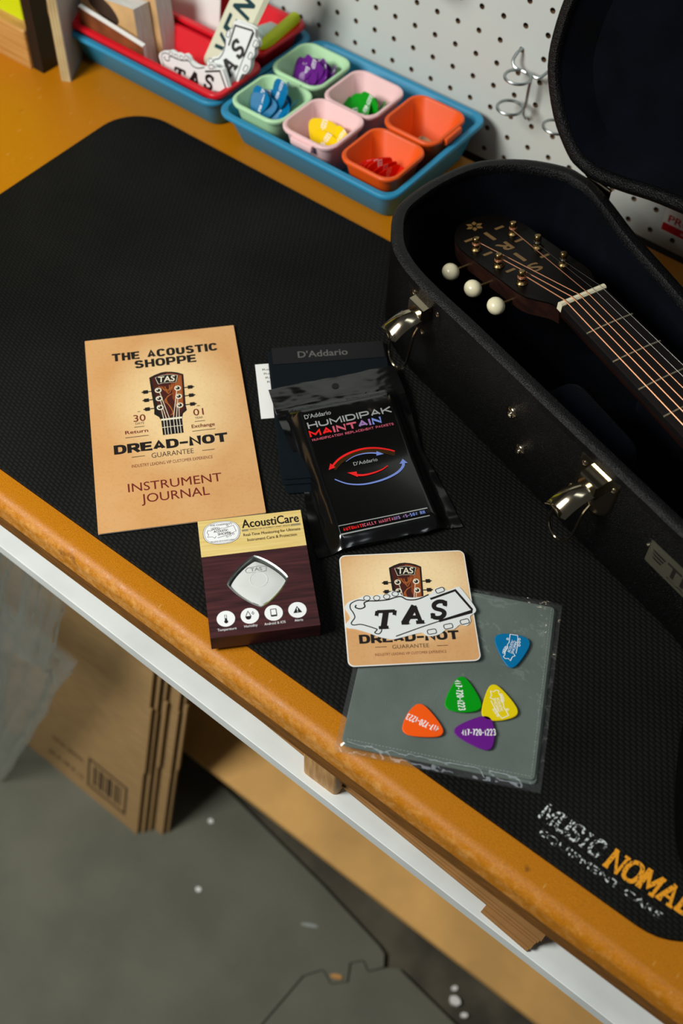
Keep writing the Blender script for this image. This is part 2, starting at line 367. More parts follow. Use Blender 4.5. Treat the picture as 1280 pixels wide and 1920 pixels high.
def copy_tree(root, loc, rot, label=None, group=None):
    r = root.copy(); C.objects.link(r); r.location = loc; r.rotation_euler = rot
    if label: r['label'] = label
    if group: r['group'] = group
    for ch in list(root.children):
        c = ch.copy(); C.objects.link(c); c.parent = r
        for g in list(ch.children):
            d = g.copy(); C.objects.link(d); d.parent = c
    return r

# flat print: polygons, strokes and lettering in millimetres, layered as thin ink on a surface
class Art:
    def __init__(self): self.mb = MB(); self.mats = []; self.layer = 0; self.n = 0
    def use(self, m):
        if m not in self.mats: self.mats.append(m)
        self.mb.mi = self.mats.index(m)
    def z(self): self.n += 1; return 0.06 + 0.08*self.layer + 0.0018*(self.n % 40)
    def poly(self, pts, m):
        self.use(m); z = self.z(); self.mb.add([(x, y, z) for x, y in pts], tris(pts)); return self
    def stroke(self, pts, wd, m, closed=False):
        self.use(m); z = self.z(); P = [Vector(p) for p in pts]; n = len(P); vs = []
        for i in range(n):
            if closed: a, c = P[i-1], P[(i+1) % n]
            else: a, c = P[max(0, i-1)], P[min(n-1, i+1)]
            t = (c-a).normalized(); q = Vector((-t.y, t.x))
            k = 1.0
            if 0 < i < n-1 or closed:
                e = (P[i]-a).normalized() if (P[i]-a).length else t
                k = min(1.6, 1/max(0.5, abs(e.dot(t))))
            ww = (wd[i] if isinstance(wd, (list, tuple)) else wd)*0.5*k
            vs += [(P[i].x+q.x*ww, P[i].y+q.y*ww, z), (P[i].x-q.x*ww, P[i].y-q.y*ww, z)]
        fs = [(2*i, 2*i+1, (2*((i+1) % n))+1, 2*((i+1) % n)) for i in range(n if closed else n-1)]
        self.mb.add(vs, fs); return self
    def text(self, s, x0, x1, y0, y1, m, bold=0.0, shear=0.0, rot=0.0, mats=None, x_fit=True):
        """lettering whose capitals fill the box x0..x1, y0..y1 (rotated about the box centre)"""
        cu = bpy.data.curves.new('t', 'FONT'); cu.body = s; cu.resolution_u = 3; cu.shear = shear; cu.fill_mode = 'FRONT'
        o = bpy.data.objects.new('t', cu); me = o.to_mesh()
        vs = [v.co.copy() for v in me.vertices]; fs = [tuple(p.vertices) for p in me.polygons]; o.to_mesh_clear()
        cu.body = 'H'; me = o.to_mesh(); hy = [v.co.y for v in me.vertices]; b0, b1 = min(hy), max(hy); o.to_mesh_clear()
        bpy.data.objects.remove(o); bpy.data.curves.remove(cu)
        mn = min(v.x for v in vs); mxx = max(v.x for v in vs); z = self.z(); cx, cy = (x0+x1)/2, (y0+y1)/2; ca, sa = math.cos(rot), math.sin(rot)
        out = []
        bw = bold*(y1-y0)*0.9; base_f = list(fs); fs = []; nv = len(vs)
        for q, (bx, by) in enumerate([(0, 0)] if not bold else [(0, 0), (-bw, 0), (bw, 0), (0, bw*.7), (0, -bw*.7), (-bw*.7, bw*.6), (bw*.7, bw*.6), (-bw*.7, -bw*.6), (bw*.7, -bw*.6)]):
            for v in vs:
                X = x0+bw+(v.x-mn)/(mxx-mn)*(x1-x0-2*bw)-cx+bx; Y = y0+(v.y-b0)/(b1-b0)*(y1-y0)-cy+by
                out.append((cx+ca*X-sa*Y, cy+sa*X+ca*Y, z+0.002*q))
            fs += [tuple(i+q*nv for i in f) for f in base_f]
        vs = vs*(len(fs)//max(1, len(base_f)))
        if not mats:
            self.use(m); self.mb.add(out, fs)
        else:                                  # ink colour changes along the line
            for f in fs:
                t = sum(vs[i].x for i in f)/len(f); k = min(len(mats)-1, int((t-mn)/(mxx-mn)*len(mats)))
                self.use(mats[k]); self.mb.add([out[i] for i in f], [tuple(range(len(f)))])
        return self
    def build(self, name, parent, f=None, unit=0.001):
        self.mb.v = [(f(x, y, z) if f else (x*unit, y*unit, z*unit)) for x, y, z in self.mb.v]
        return self.mb.build(name, self.mats, parent)
# heavy wide grotesque capitals drawn as strokes in a 0..1 box
SANS = {
 'A': [[(0, 0), (.5, 1), (1, 0)], [(.2, .27), (.8, .27)]], 'B': [[(0, 0), (0, 1)], [(0, 1), (.7, 1), (.9, .88), (.9, .65), (.7, .53), (0, .53)], [(.7, .53), (1, .4), (1, .12), (.75, 0), (0, 0)]],
 'C': [[(1, .78), (.85, .96), (.5, 1), (.15, .93), (0, .7), (0, .3), (.15, .07), (.5, 0), (.85, .04), (1, .22)]], 'D': [[(0, 0), (0, 1)], [(0, 1), (.55, 1), (.88, .9), (1, .65), (1, .35), (.88, .1), (.55, 0), (0, 0)]],
 'E': [[(1, 1), (0, 1), (0, 0), (1, 0)], [(0, .5), (.9, .5)]], 'F': [[(1, 1), (0, 1), (0, 0)], [(0, .48), (.88, .48)]], 'H': [[(0, 0), (0, 1)], [(1, 0), (1, 1)], [(0, .5), (1, .5)]], 'I': [[(.5, 0), (.5, 1)]],
 'K': [[(0, 0), (0, 1)], [(1, 1), (.05, .42)], [(.35, .58), (1, 0)]], 'L': [[(0, 1), (0, 0), (1, 0)]], 'M': [[(0, 0), (0, 1), (.5, .2), (1, 1), (1, 0)]], 'N': [[(0, 0), (0, 1), (1, 0), (1, 1)]],
 'O': [[(.5, 1), (.15, .93), (0, .7), (0, .3), (.15, .07), (.5, 0), (.85, .07), (1, .3), (1, .7), (.85, .93), (.5, 1)]], 'P': [[(0, 0), (0, 1)], [(0, 1), (.72, 1), (.97, .87), (.97, .52), (.72, .38), (0, .38)]],
 'R': [[(0, 0), (0, 1)], [(0, 1), (.72, 1), (.95, .88), (.95, .57), (.72, .43), (0, .43)], [(.55, .43), (1, 0)]], 'S': [[(.96, .8), (.8, .97), (.5, 1), (.18, .96), (.04, .8), (.1, .6), (.5, .52), (.9, .42), (.97, .2), (.82, .04), (.5, 0), (.18, .03), (.02, .2)]],
 'T': [[(0, 1), (1, 1)], [(.5, 1), (.5, 0)]], 'U': [[(0, 1), (0, .3), (.15, .07), (.5, 0), (.85, .07), (1, .3), (1, 1)]], 'Y': [[(0, 1), (.5, .45), (1, 1)], [(.5, .45), (.5, 0)]],
 '-': [[(.05, .42), (.95, .42)]], '%': [[(.1, 0), (.9, 1)], [(0, .9), (.25, .9)], [(.75, .1), (1, .1)]],
 '0': [[(.5, 1), (.12, .9), (0, .65), (0, .35), (.12, .1), (.5, 0), (.88, .1), (1, .35), (1, .65), (.88, .9), (.5, 1)]], '1': [[(.15, .78), (.55, 1), (.55, 0)]], '2': [[(0, .75), (.2, .97), (.6, 1), (.95, .85), (.95, .62), (.6, .4), (0, 0), (1, 0)]],
 '3': [[(0, .85), (.3, 1), (.7, 1), (.95, .85), (.9, .62), (.5, .53), (.92, .42), (1, .2), (.75, .02), (.3, 0), (0, .15)]], '4': [[(.75, 0), (.75, 1), (0, .28), (1, .28)]], '5': [[(.95, 1), (.1, 1), (.05, .55), (.55, .6), (.95, .42), (.95, .18), (.65, 0), (.25, 0), (0, .15)]],
 '7': [[(0, 1), (1, 1), (.35, 0)]],
}
def grot(a, s, x0, x1, y0, y1, m, th, rot=0.0, mats=None, gap=0.35, xs=1.0):
    """a line of stroke capitals whose outer edges fill the box; th = bar height in mm, stems are xs times wider"""
    rel = {'I': 0.02, '1': 0.55, ' ': 0.45, '-': 0.55, 'M': 1.25, 'T': 1.0, 'E': 0.86, 'L': 0.86, 'F': 0.84, 'S': 0.95, '%': 1.1}
    W = [rel.get(c, 1.0) for c in s]; h = y1-y0-th; wid = (x1-x0)/xs
    n = len(s); u = (wid-th*n-gap*th*(n-1))/max(1e-6, sum(W)); x = 0.0
    cx, cy = (x0+x1)/2, (y0+y1)/2; ca, sa = math.cos(rot), math.sin(rot)
    v0 = len(a.mb.v)
    for i, c in enumerate(s):
        wd = W[i]*u
        if c != ' ':
            for st in SANS[c]:
                pts = [(x+th/2+px_*wd, th/2+py_*h) for px_, py_ in st]
                if len(pts) > 6 or (c in 'BDPRU' and len(pts) > 4): pts = (catmull(pts[:-1], 3, True) + [pts[0]]) if pts[0] == pts[-1] else catmull(pts, 3, False)
                elif c in 'EFHILTNMK1-DBPR':               # square ends
                    for e, q in ((0, 1), (-1, -2)):
                        d = Vector((pts[e][0]-pts[q][0], pts[e][1]-pts[q][1])).normalized()*th*0.5
                        pts[e] = (pts[e][0]+d.x, pts[e][1]+d.y)
                a.stroke(pts, th, mats[min(len(mats)-1, int(i/n*len(mats)))] if mats else m)
        x += wd + th*(1+gap)
    for k in range(v0, len(a.mb.v)):
        X, Y, Z_ = a.mb.v[k]; X = x0+X*xs-cx; Y = y0+Y-cy
        a.mb.v[k] = (cx+X*ca-Y*sa, cy+X*sa+Y*ca, Z_)
# heavy slab letters drawn as strokes in a 0..1 box
SLAB = {
 'T': ([[(.5, 0), (.5, 1)], [(.06, .96), (.94, .96)], [(.06, 1), (.06, .72)], [(.94, 1), (.94, .72)], [(.26, .04), (.74, .04)]]),
 'A': ([[(.12, 0), (.48, 1)], [(.46, 1), (.86, 0)], [(.26, .34), (.72, .34)], [(0, .04), (.34, .04)], [(.64, .04), (1, .04)]]),
 'S': ([[(.86, .72), (.8, .9), (.6, .97), (.36, .96), (.16, .84), (.16, .68), (.3, .56), (.66, .46), (.85, .33), (.84, .16), (.66, .04), (.4, .03), (.2, .1), (.12, .3)], [(.87, 1), (.87, .68)], [(.12, 0), (.12, .32)]]),
 'M': ([[(.12, 0), (.12, 1)], [(.12, 1), (.5, .3), (.88, 1)], [(.88, 1), (.88, 0)], [(0, .04), (.28, .04)], [(.72, .04), (1, .04)], [(0, .96), (.2, .96)], [(.8, .96), (1, .96)]]),
 'U': ([[(.16, 1), (.16, .3), (.26, .1), (.5, .02), (.74, .1), (.84, .3), (.84, 1)], [(0, .96), (.32, .96)], [(.68, .96), (1, .96)]]),
 'I': ([[(.5, 0), (.5, 1)], [(.25, .04), (.75, .04)], [(.25, .96), (.75, .96)]]),
 'C': ([[(.88, .7), (.8, .9), (.54, .98), (.26, .88), (.12, .6), (.12, .36), (.26, .1), (.54, .02), (.8, .1), (.9, .3)], [(.9, 1), (.9, .64)]]),
 'N': ([[(.16, 0), (.16, 1)], [(.14, 1), (.86, 0)], [(.86, 0), (.86, 1)], [(0, .04), (.34, .04)], [(.66, .96), (1, .96)], [(0, .96), (.2, .96)]]),
 'O': ([[(.5, .02), (.22, .1), (.1, .36), (.1, .64), (.22, .9), (.5, .98), (.78, .9), (.9, .64), (.9, .36), (.78, .1), (.5, .02)]]),
 'D': ([[(.18, 0), (.18, 1)], [(.02, .96), (.5, .96), (.78, .86), (.9, .6), (.9, .4), (.78, .14), (.5, .04), (.02, .04)]]),
}
def slab(art, ch, x, y, wd, h, m, th=0.2, shear=0.0, rot=0.0, px=0, py=0):
    for k, st in enumerate(SLAB[ch]):
        pts = []
        for a, b in st:
            X = x+a*wd+b*h*shear; Y = y+b*h
            dx, dy = X-px, Y-py; pts.append((px+dx*math.cos(rot)-dy*math.sin(rot), py+dx*math.sin(rot)+dy*math.cos(rot)))
        thick = th*wd if (k == 0 or len(st) > 2) else th*wd*0.62
        if len(pts) > 2 and ch in 'SCODU': pts = catmull(pts, 4, False)
        art.stroke(pts, thick, m)

# ------------------------------------------------------------------ the setting
def struct(name, mb, mats, **k): return mb.build(name, mats, kind='structure', **k)
MATZ = 0.004
FLOOR = -0.90
struct('floor', MB().box(-2.2, 3.0, -2.6, 0.30, FLOOR-0.05, FLOOR), 'floor_concrete')
struct('wall_back', MB().box(-2.2, 3.0, 0.27, 0.32, FLOOR, 1.9), 'dark_void')  # coloured near-black to stand for the unlit gap below the pegboard
struct('wall_left', MB().box(-2.25, -2.2, -2.6, 0.30, FLOOR, 1.9), 'wall_paint')

# pegboard panel, every hole cut and lined (holes 1 inch apart)
PEG0 = Vector((0.0509, 0.1948, 0.0463)); PX = Vector((0.99995, -0.0104, 0))
PN = Vector((0.0104, 0.99995, 0))
peg = thing('pegboard', 'white perforated hardboard panel behind the workbench', 'pegboard', PEG0, -0.0104)
mb = MB(); P = 0.0254; hr = 0.0031; nh = 10
for i in range(-20, 45):
    for j in range(-24, 3):
        cx, cz = i*P, -j*P
        zb = cz-P/2 if j < 2 else cz-P/2-0.0015 - 0.018*max(0, 0)
        corner = [(cx-P/2, cz-P/2), (cx+P/2, cz-P/2), (cx+P/2, cz+P/2), (cx-P/2, cz+P/2)]
        sq = []
        for k in range(nh):
            a = 2*PI*k/nh + PI/4 - PI; t = max(abs(math.cos(a)), abs(math.sin(a)))
            sq.append((cx+P/2*math.cos(a)/t, cz+P/2*math.sin(a)/t))
        hole = [(cx+hr*math.cos(2*PI*k/nh+PI/4-PI), cz+hr*math.sin(2*PI*k/nh+PI/4-PI)) for k in range(nh)]
        mb.mi = 0
        vs = [(x, 0, z) for x, z in sq] + [(x, 0, z) for x, z in hole]; fs = []
        for k in range(nh):
            n2 = (k+1) % nh; fs.append((k, n2, n2+nh, k+nh))
        mb.add(vs, fs)
        # corners that the ten-gon misses
        for c in corner:
            near = sorted(range(nh), key=lambda k: (sq[k][0]-c[0])**2+(sq[k][1]-c[1])**2)[:2]
            if min((sq[k][0]-c[0])**2+(sq[k][1]-c[1])**2 for k in near) > 1e-12:
                mb.add([(c[0], 0, c[1])] + [(sq[k][0], 0, sq[k][1]) for k in near], [(0, 1, 2)])
        mb.mi = 1
        mb.add([(x, 0, z) for x, z in hole] + [(x, 0.0062, z) for x, z in hole], [(k, (k+1) % nh, (k+1) % nh+nh, k+nh) for k in range(nh)])
mb.mi = 0
x0, x1, z0 = -20.5*P, 44.5*P, -2.5*P
zc = z0 + 0.0017
mb.add([(x0, 0.0062, 24.5*P), (x1, 0.0062, 24.5*P), (x1, 0, 24.5*P), (x0, 0, 24.5*P)], [(0, 1, 2, 3)])
mb.add([(x0, 0.0062, z0), (x1, 0.0062, z0), (x1, 0, z0), (x0, 0, z0)], [(0, 1, 2, 3)])
pb = mb.build('panel', ['peg_white', 'peg_hole'], peg)
MB().box(x0, x1, 0.0065, 0.0068, z0+0.002, 24.4*P).build('gap_shade_sheet', 'dark_void', peg)  # added dark sheet, painted as the shade seen through the holes
MB().box(x0, x1, 0.007, 0.038, z0+0.03, z0+0.07).build('batten', 'pine', peg)

# ------------------------------------------------------------------ workbench
bench = thing('workbench', 'long workbench with worn orange hardboard top and white under-shelf', 'workbench', (0, 0, 0))
BX0, BX1 = -0.9, 1.9
def front(x): return -0.4545 - 0.0062*x     # the front edge runs very slightly askew to the mat
prof = []                                    # top layer with a rolled front edge
rad = 0.0105; n = 8
for k in range(n+1):
    a = PI/2*k/n; prof.append((rad - rad*math.sin(a), -rad + rad*math.cos(a)))
prof += [(0.0, -0.0245), (0.0006, -0.025)]
def lay(prof, x): return [(x, front(x)+d, z) for d, z in prof]
mb = MB(); rings = []
NX = 70
for i in range(NX+1):
    x = BX0+(BX1-BX0)*i/NX
    rings.append([(x, 0.160, -0.025), (x, 0.160, 0.0)] + [(x, front(x)+d+0.0006*noise.noise((x*40, d*60, 3)), z+0.0004*noise.noise((x*55, d*60, 9))) for d, z in prof])
mb.loft(rings)
mb.build('worktop', 'hardboard', bench, smooth=True)
MB().add([(x, y, z) for z in (-0.0448, -0.0252) for x, y in ((BX0, front(BX0)+0.0012), (BX1, front(BX1)+0.0012), (BX1, 0.158), (BX0, 0.158))],
         [(3, 2, 1, 0), (4, 5, 6, 7), (0, 1, 5, 4), (1, 2, 6, 5), (2, 3, 7, 6), (3, 0, 4, 7)]).build('underlayer', 'underlayer', bench)
def sf(x): return -0.4425 - 0.0160*x          # front edge of the white shelf
SZ = -0.115
MB().loft([[(BX0, sf(BX0)+0.0004, SZ-0.0145), (BX1, sf(BX1)+0.0004, SZ-0.0145), (BX1, 0.15, SZ-0.0145), (BX0, 0.15, SZ-0.0145)],
           [(BX0, sf(BX0), SZ-0.014), (BX1, sf(BX1), SZ-0.014), (BX1, 0.15, SZ-0.014), (BX0, 0.15, SZ-0.014)],
           [(BX0, sf(BX0), SZ-0.0005), (BX1, sf(BX1), SZ-0.0005), (BX1, 0.15, SZ-0.0005), (BX0, 0.15, SZ-0.0005)],
           [(BX0, sf(BX0)+0.0006, SZ), (BX1, sf(BX1)+0.0006, SZ), (BX1, 0.15, SZ), (BX0, 0.15, SZ)]]).build('shelf_board', 'melamine', bench)
MB().loft([[(x, y, z) for x, y in rr(0.594, 0.629, -0.4455, -0.36, 0.004, 4)] for z in (SZ, -0.0448)]).build('spacer_block', 'beech', bench, smooth=True)
MB().loft([[(x, y, z) for x, y in rr(-0.35, -0.315, -0.4375, -0.35, 0.004, 4)] for z in (SZ, -0.0448)]).build('spacer_block', 'beech', bench, smooth=True)
LZ = -0.80
mb = MB(); mb.box(0.02, BX1, -0.2935, 0.15, LZ-0.012, LZ); mb.build('lower_shelf', 'tan_board', bench)
for lx in (-0.75, 0.02, 1.70):
    MB().box(lx-0.045, lx, 0.06, 0.15, FLOOR, SZ-0.0145).build('leg', 'pine', bench)

# two foam floor tiles with a torn puzzle joint
def tile(pts, label):
    mb = MB(); mb.prism(pts, FLOOR, FLOOR+0.012); o = mb.build('floor_tile', 'floor_foam'); return tag(o, label, 'floor mat')
e = [(-1.2, -0.085), (0.262, -0.272), (0.512, -0.301), (0.628, -0.319)]
jt = [(0.640, -0.323), (0.650, -0.338), (0.636, -0.356), (0.622, -0.348), (0.610, -0.362), (0.622, -0.384), (0.606, -0.400), (0.586, -0.392), (0.570, -0.415), (0.560, -0.60), (0.56, -2.2)]
tile(e + jt + [(-1.2, -2.2)], 'large dark grey foam floor tile in front of the leaning cardboard')
g = [(x+0.0022, y+0.0006) for x, y in jt]
tile([(0.654, -0.336), (0.668, -0.327), (0.769, -0.338), (1.9, -0.47), (1.9, -2.2), (0.563, -2.2)] + g[::-1][1:-2], 'dark grey foam floor tile right of the puzzle joint')

def scrap(name, label, x, y, l, wd, h, rz, m, z=FLOOR+0.012):
    mb = MB(); random.seed(int(x*1e4))
    pts = [(random.uniform(.8, 1)*l/2*math.cos(a), random.uniform(.8, 1)*wd/2*math.sin(a)) for a in [2*PI*k/7 for k in range(7)]]
    mb.prism(pts, 0, h); o = mb.build(name, m); o.location = (x, y, z); o.rotation_euler = (0, 0, rz); tag(o, label, 'scrap')
scrap('wood_chip', 'pale wood chip on the floor tile near the puzzle joint', 0.6069, -0.3885, 0.022, 0.008, 0.003, 0.5, 'pine')
scrap('plastic_strip', 'thin grey strip lying flat on the floor tile', 0.5349, -0.3569, 0.030, 0.006, 0.001, 0.5, 'device_grey')
scrap('paper_scrap', 'crumpled white scrap on concrete at the bottom of the photo', 0.752, -0.312, 0.018, 0.014, 0.008, 0.2, 'paper', FLOOR)
scrap('paper_scrap', 'small white scrap on concrete beside the crumpled one', 0.742, -0.298, 0.010, 0.008, 0.004, 0.9, 'paper', FLOOR)
scrap('paper_scrap', 'lowest white scrap on concrete by the tile edge', 0.772, -0.319, 0.012, 0.008, 0.005, 0.6, 'paper', FLOOR)
scrap('paper_scrap', 'white bit on the tile left of the wood chip, alone', 0.380, -0.4154, 0.010, 0.008, 0.002, 0.1, 'paper')
scrap('paper_scrap', 'tiny white bit on the tile near the cardboard corner', 0.3268, -0.3292, 0.009, 0.008, 0.002, 0.1, 'paper')

# ------------------------------------------------------------------ flattened cartons leaning under the bench
TH = R(14)
def carton(x0, x1, y, h, label, dz=0.0, notch=0.0, prints=False, kind=0):
    c = thing('flat_carton', label, 'cardboard box', (x1, y, FLOOR+0.012), 0, 'flattened cartons leaning under the bench', rot=(-TH, 0, 0))
    wdt = x1-x0; t = 0.0055
    f1, f2 = 0.155+dz, 0.30+dz                       # flap creases
    for a, bb, off in ((0.0, f1, 0.0), (f1+0.0025, f2, 0.0022*(1-kind)), (f2+0.0025, h, -0.001)):
        MB().bbox(-wdt, off, 0, t, 0, 0.001, 0.0004) if False else None
        mb = MB(); mb.mi = 0; mb.box(-wdt, off, 0, t*0.46, a, bb); mb.box(-wdt, off-0.001-notch, t*0.54, t, a+0.001, bb-0.001)
        mb.build('panel', 'cardboard', c)
    mb = MB(); mb.box(-wdt, -0.002, t*0.46, t*0.54, 0.002, h-0.002); mb.build('fold_core', 'cardboard_edge', c)
    if prints:
        a = Art(); f = lambda x, z, q: (x*0.001, -q*0.001, z*0.001)
        a.stroke([(-100, 26), (-27, 26), (-27, 91), (-100, 91)], 4.5, 'ink_brown', True)
        for k, (bx, bw) in enumerate([(-91, 5), (-84, 2), (-79, 7), (-69, 3), (-63, 8), (-52, 2), (-47, 5), (-39, 3)]):
            a.poly([(bx, 36), (bx+bw, 36), (bx+bw, 82), (bx, 82)], 'ink_brown')
        a.text('TOTAL LENGTH', -176, -112, 68, 77, 'ink_brown', 0.03)
        a.text('24 X 18 X 12', -182, -110, 28, 38, 'ink_brown', 0.03)
        a.build('printed_marks', c, f)
    return c
carton(-0.02, 0.256, -0.4110, 0.50, 'frontmost flat brown carton with a printed barcode box', 0.0, prints=True)
carton(-0.02, 0.2625, -0.4035, 0.52, 'flat brown carton second from the front of the leaning stack', -0.012, 0.002, kind=1)
carton(-0.02, 0.268, -0.3960, 0.53, 'flat brown carton third from the front of the leaning stack', 0.008, 0.0, kind=0)
carton(-0.02, 0.2855, -0.3885, 0.52, 'flat brown carton fourth from the front, standing out to the right', -0.006, 0.003, kind=1)
carton(-0.02, 0.290, -0.3810, 0.54, 'rearmost flat brown carton of the leaning stack', 0.004, 0.0, kind=0)

# clear plastic bags bundled in front of the cartons
def bag(name, label, x0, x1, z0, z1, y0, lean, seed, wav):
    t = thing(name, label, 'plastic bag', (0, 0, 0), 0, 'clear bags under the bench')
    for side in (0, 1):
        def f(u, v):
            xx = x0(v) + (x1(v)-x0(v))*u; z = z0+(z1-z0)*v
            fold = wav*(noise.noise((u*13+seed, v*0.55, side*5.0)) + 0.55*noise.noise((u*30, v*0.9+seed, side*3.0)))
            cr = 0.007*noise.noise((u*16, v*14, seed+side*2)) * v*v
            bulge = (0.018 if side else -0.018)*math.sin(PI*min(1, max(0, u)))*math.sin(PI*min(1, v*0.9+0.08))
            return (xx + 0.006*noise.noise((v*6, u*3, seed)), y0 + math.tan(lean)*(z-z0) + bulge + fold + cr, z)
        MB().grid(56, 60, f).build('film', 'bag_film', t, smooth=True)
    return t
bag('clear_bag', 'tall clear plastic bag standing in front of the cartons', lambda v: -0.25+0.02*v, lambda v: 0.045+0.172*v-0.01*v*v, FLOOR+0.014, FLOOR+0.45, -0.476, R(11), 1.3, 0.010)
bag('clear_bag', 'crumpled clear plastic bag bunched below the white shelf', lambda v: -0.20+0.04*v, lambda v: 0.175+0.055*v, FLOOR+0.42, FLOOR+0.66, -0.418, R(11), 7.7, 0.016)

# flat cardboard sheets pushed onto the white shelf
def sheet(cx, cy, rz, z, label, l, wd=0.22):
    mb = MB(); mb.box(-l, 0, 0, wd, 0, 0.0028); o = mb.build('cardboard_sheet', 'sheet_board'); o.location = (cx, cy, z); o.rotation_euler = (0, 0, rz)
    tag(o, label, 'cardboard', 'cardboard sheets on the white shelf')
for k, (x, y, l) in enumerate([(0.8150, -0.4530, 0.0435), (0.8162, -0.4512, 0.0440), (0.8170, -0.4468, 0.30), (0.8182, -0.4455, 0.30), (0.8196, -0.4441, 0.30)]):
    sheet(x, y, R(-2.6) if k > 1 else R(-4), SZ+0.0002+k*0.0029, ['lowest', 'second lowest', 'middle', 'second highest', 'topmost'][k]+' cardboard sheet of the pile poking out on the white shelf', l)

# ------------------------------------------------------------------ work mat
mat_o = thing('work_mat', 'black ribbed rubber work mat with worn white and orange lettering', 'mat')
A0 = rr(0.0, 0.914, -0.432, 0.0, 0.048, 10)
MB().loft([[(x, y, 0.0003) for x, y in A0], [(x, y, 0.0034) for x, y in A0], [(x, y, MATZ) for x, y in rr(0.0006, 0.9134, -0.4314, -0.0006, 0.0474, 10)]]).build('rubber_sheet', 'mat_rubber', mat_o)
a = Art()
xs = 774.5
for ch, wd in (('M', 11.5), ('U', 10.0), ('S', 9.0), ('I', 6.6), ('C', 9.6)):
    slab(a, ch, xs, -410.5, wd, 13.0, 'mat_ink_white', 0.2 if ch == 'M' else 0.25, 0.12); xs += wd*1.04
mt = lambda x, y, z: (x*0.001, y*0.001, MATZ+z*0.001)
a.build('white_word', mat_o, mt); a = Art()
xs = 827.5
for ch, wd in (('N', 11.8), ('O', 11.4), ('M', 13.6), ('A', 12.6), ('D', 11.4)):
    slab(a, ch, xs, -412.0+(xs-827)*0.08, wd, 15.5, 'mat_ink_orange', 0.26, 0.10); xs += wd*1.05
a.build('orange_word', mat_o, mt); a = Art()
a.text('EQUIPMENT CARE', 782.0, 876.0, -420.4, -415.6, 'mat_ink_white', 0.02)
a.build('small_words', mat_o, mt)

# ------------------------------------------------------------------ prints shared by the journal and the square card
def emblem(a, cx, cy, s, full=True):
    """guitar headstock drawing; local millimetres, nut at the bottom"""
    T = lambda pts: [(cx+x*s, cy+y*s) for x, y in pts]
    out = [(-15.2, 49.5), (-10, 52.2), (-4.5, 54.2), (0, 54.6), (5, 53.8), (10, 52.2), (15.2, 49.2), (14.4, 30), (13.6, 12), (14.2, 6.5), (10.5, 3.2), (9.0, -2), (8.9, -18.6), (-8.9, -18.6), (-9.0, -2), (-10.5, 2.2), (-14.4, 6.0), (-13.8, 12), (-14.6, 30)]
    a.layer = 0
    for yy in (33.0, 23.2, 12.8):                     # tuner buttons
        for sd in (-1, 1):
            a.poly(T([(sd*13, yy-.6), (sd*17.5, yy-.6), (sd*17.5, yy-2.1), (sd*21.8, yy-2.0), (sd*21.8, yy-.9), (sd*23.2, yy-.6), (sd*23.2, yy+.6), (sd*21.8, yy+.9), (sd*21.8, yy+2.0), (sd*17.5, yy+2.1), (sd*17.5, yy+.6), (sd*13, yy+.6)][::sd]), 'ink_black')
    a.poly(T(out), 'ink_black')
    a.layer = 1
    a.poly(T([(-13.4, 48.6), (-4, 52.6), (0, 53.2), (5, 52.4), (14.0, 48.6), (13.2, 30), (12.4, 13), (12.4, 8), (7, 0.5), (-6.5, 0.5), (-9, 6), (-10.6, 14), (-12, 30)]), 'wood_dark_ink')
    a.layer = 2
    a.poly(T([(0, 52.6), (5, 51.8), (13.4, 48.2), (12.6, 30), (11.8, 12), (8.5, 8), (3, 22), (4, 36)]), 'wood_mid_ink')
    a.layer = 3
    for k in range(5):
        a.stroke(T(catmull([(12.8-k*1.3, 47.5-k), (12.2-k*1.3, 34), (11.2-k*1.2, 22), (10.6-k*1.4, 11)], 4, False)), 0.5*s, 'wood_light_ink')
    for k in range(5):
        a.stroke(T(catmull([(-8+k*1.4, 38-k*0.3), (-3.6+k*.9, 33.5-k*1.4), (1.0+k*.8, 33+k*.6), (1.6+k*.9, 38)], 5, False)), 0.55*s, ['wood_light_ink', 'wood_mid_ink'][k % 2])
    for k in range(5):
        a.stroke(T(catmull([(4.5-k*1.1, 28-k*.6), (-1.2-k*.7, 24.5-k*1.2), (-2.2+k*.5, 18-k*1.0), (1.2+k*.2, 9-k), (2.0-k*.6, 3)], 5, False)), 0.55*s, ['wood_light_ink', 'wood_mid_ink'][k % 2])
    a.layer = 4
    tas = [(-10.6, 48.6), (-4, 50.6), (0, 51), (4, 50.6), (10.6, 48.6), (8.2, 39.6), (3.5, 40.6), (0, 40.2), (-3.5, 40.6), (-8.2, 39.6)]
    a.poly(T(tas), 'ink_black')
    a.layer = 5; a.stroke(T([(x*0.94, 45+(y-45)*0.90) for x, y in tas]), 0.35*s, 'cream_ink', True)
    a.text('TAS', cx-7.2*s, cx+7.4*s, cy+42.2*s, cy+48.6*s, 'cream_ink', 0.03, 0.12)
    for yy in (33.0, 23.2, 12.8):
        for xx in (-8.6, 8.6):
            a.layer = 4; a.poly(circ(cx+xx*s, cy+yy*s, 3.0*s, 18), 'cream_ink')
            a.layer = 5; a.poly(circ(cx+xx*s, cy+yy*s, 1.9*s, 14), 'ink_black')
            a.layer = 6; a.poly(circ(cx+(xx-.7)*s, cy+(yy+.7)*s, 0.75*s, 10), 'cream_ink')
    a.layer = 4
    for k, xx in enumerate((-5.4, -3.4, -1.3, 1.3, 3.4, 5.4)):
        sx_ = -7.6 if xx < 0 else 7.6; yy = (12.8, 23.2, 33.0)[k] if xx < 0 else (33.0, 23.2, 12.8)[k-3]
        a.stroke(T([(sx_, yy-2), (xx*1.25, -1.5), (xx*1.25, -18.6)]), 0.55*s, 'cream_ink')
    a.layer = 5; a.poly(T([(-9.1, -2.6), (9.1, -2.6), (9.1, -0.6), (-9.1, -0.6)]), 'cream_ink')
    a.stroke(T([(-8.9, -10.5), (8.9, -10.5)]), 0.6*s, 'cream_ink')
    a.layer = 0

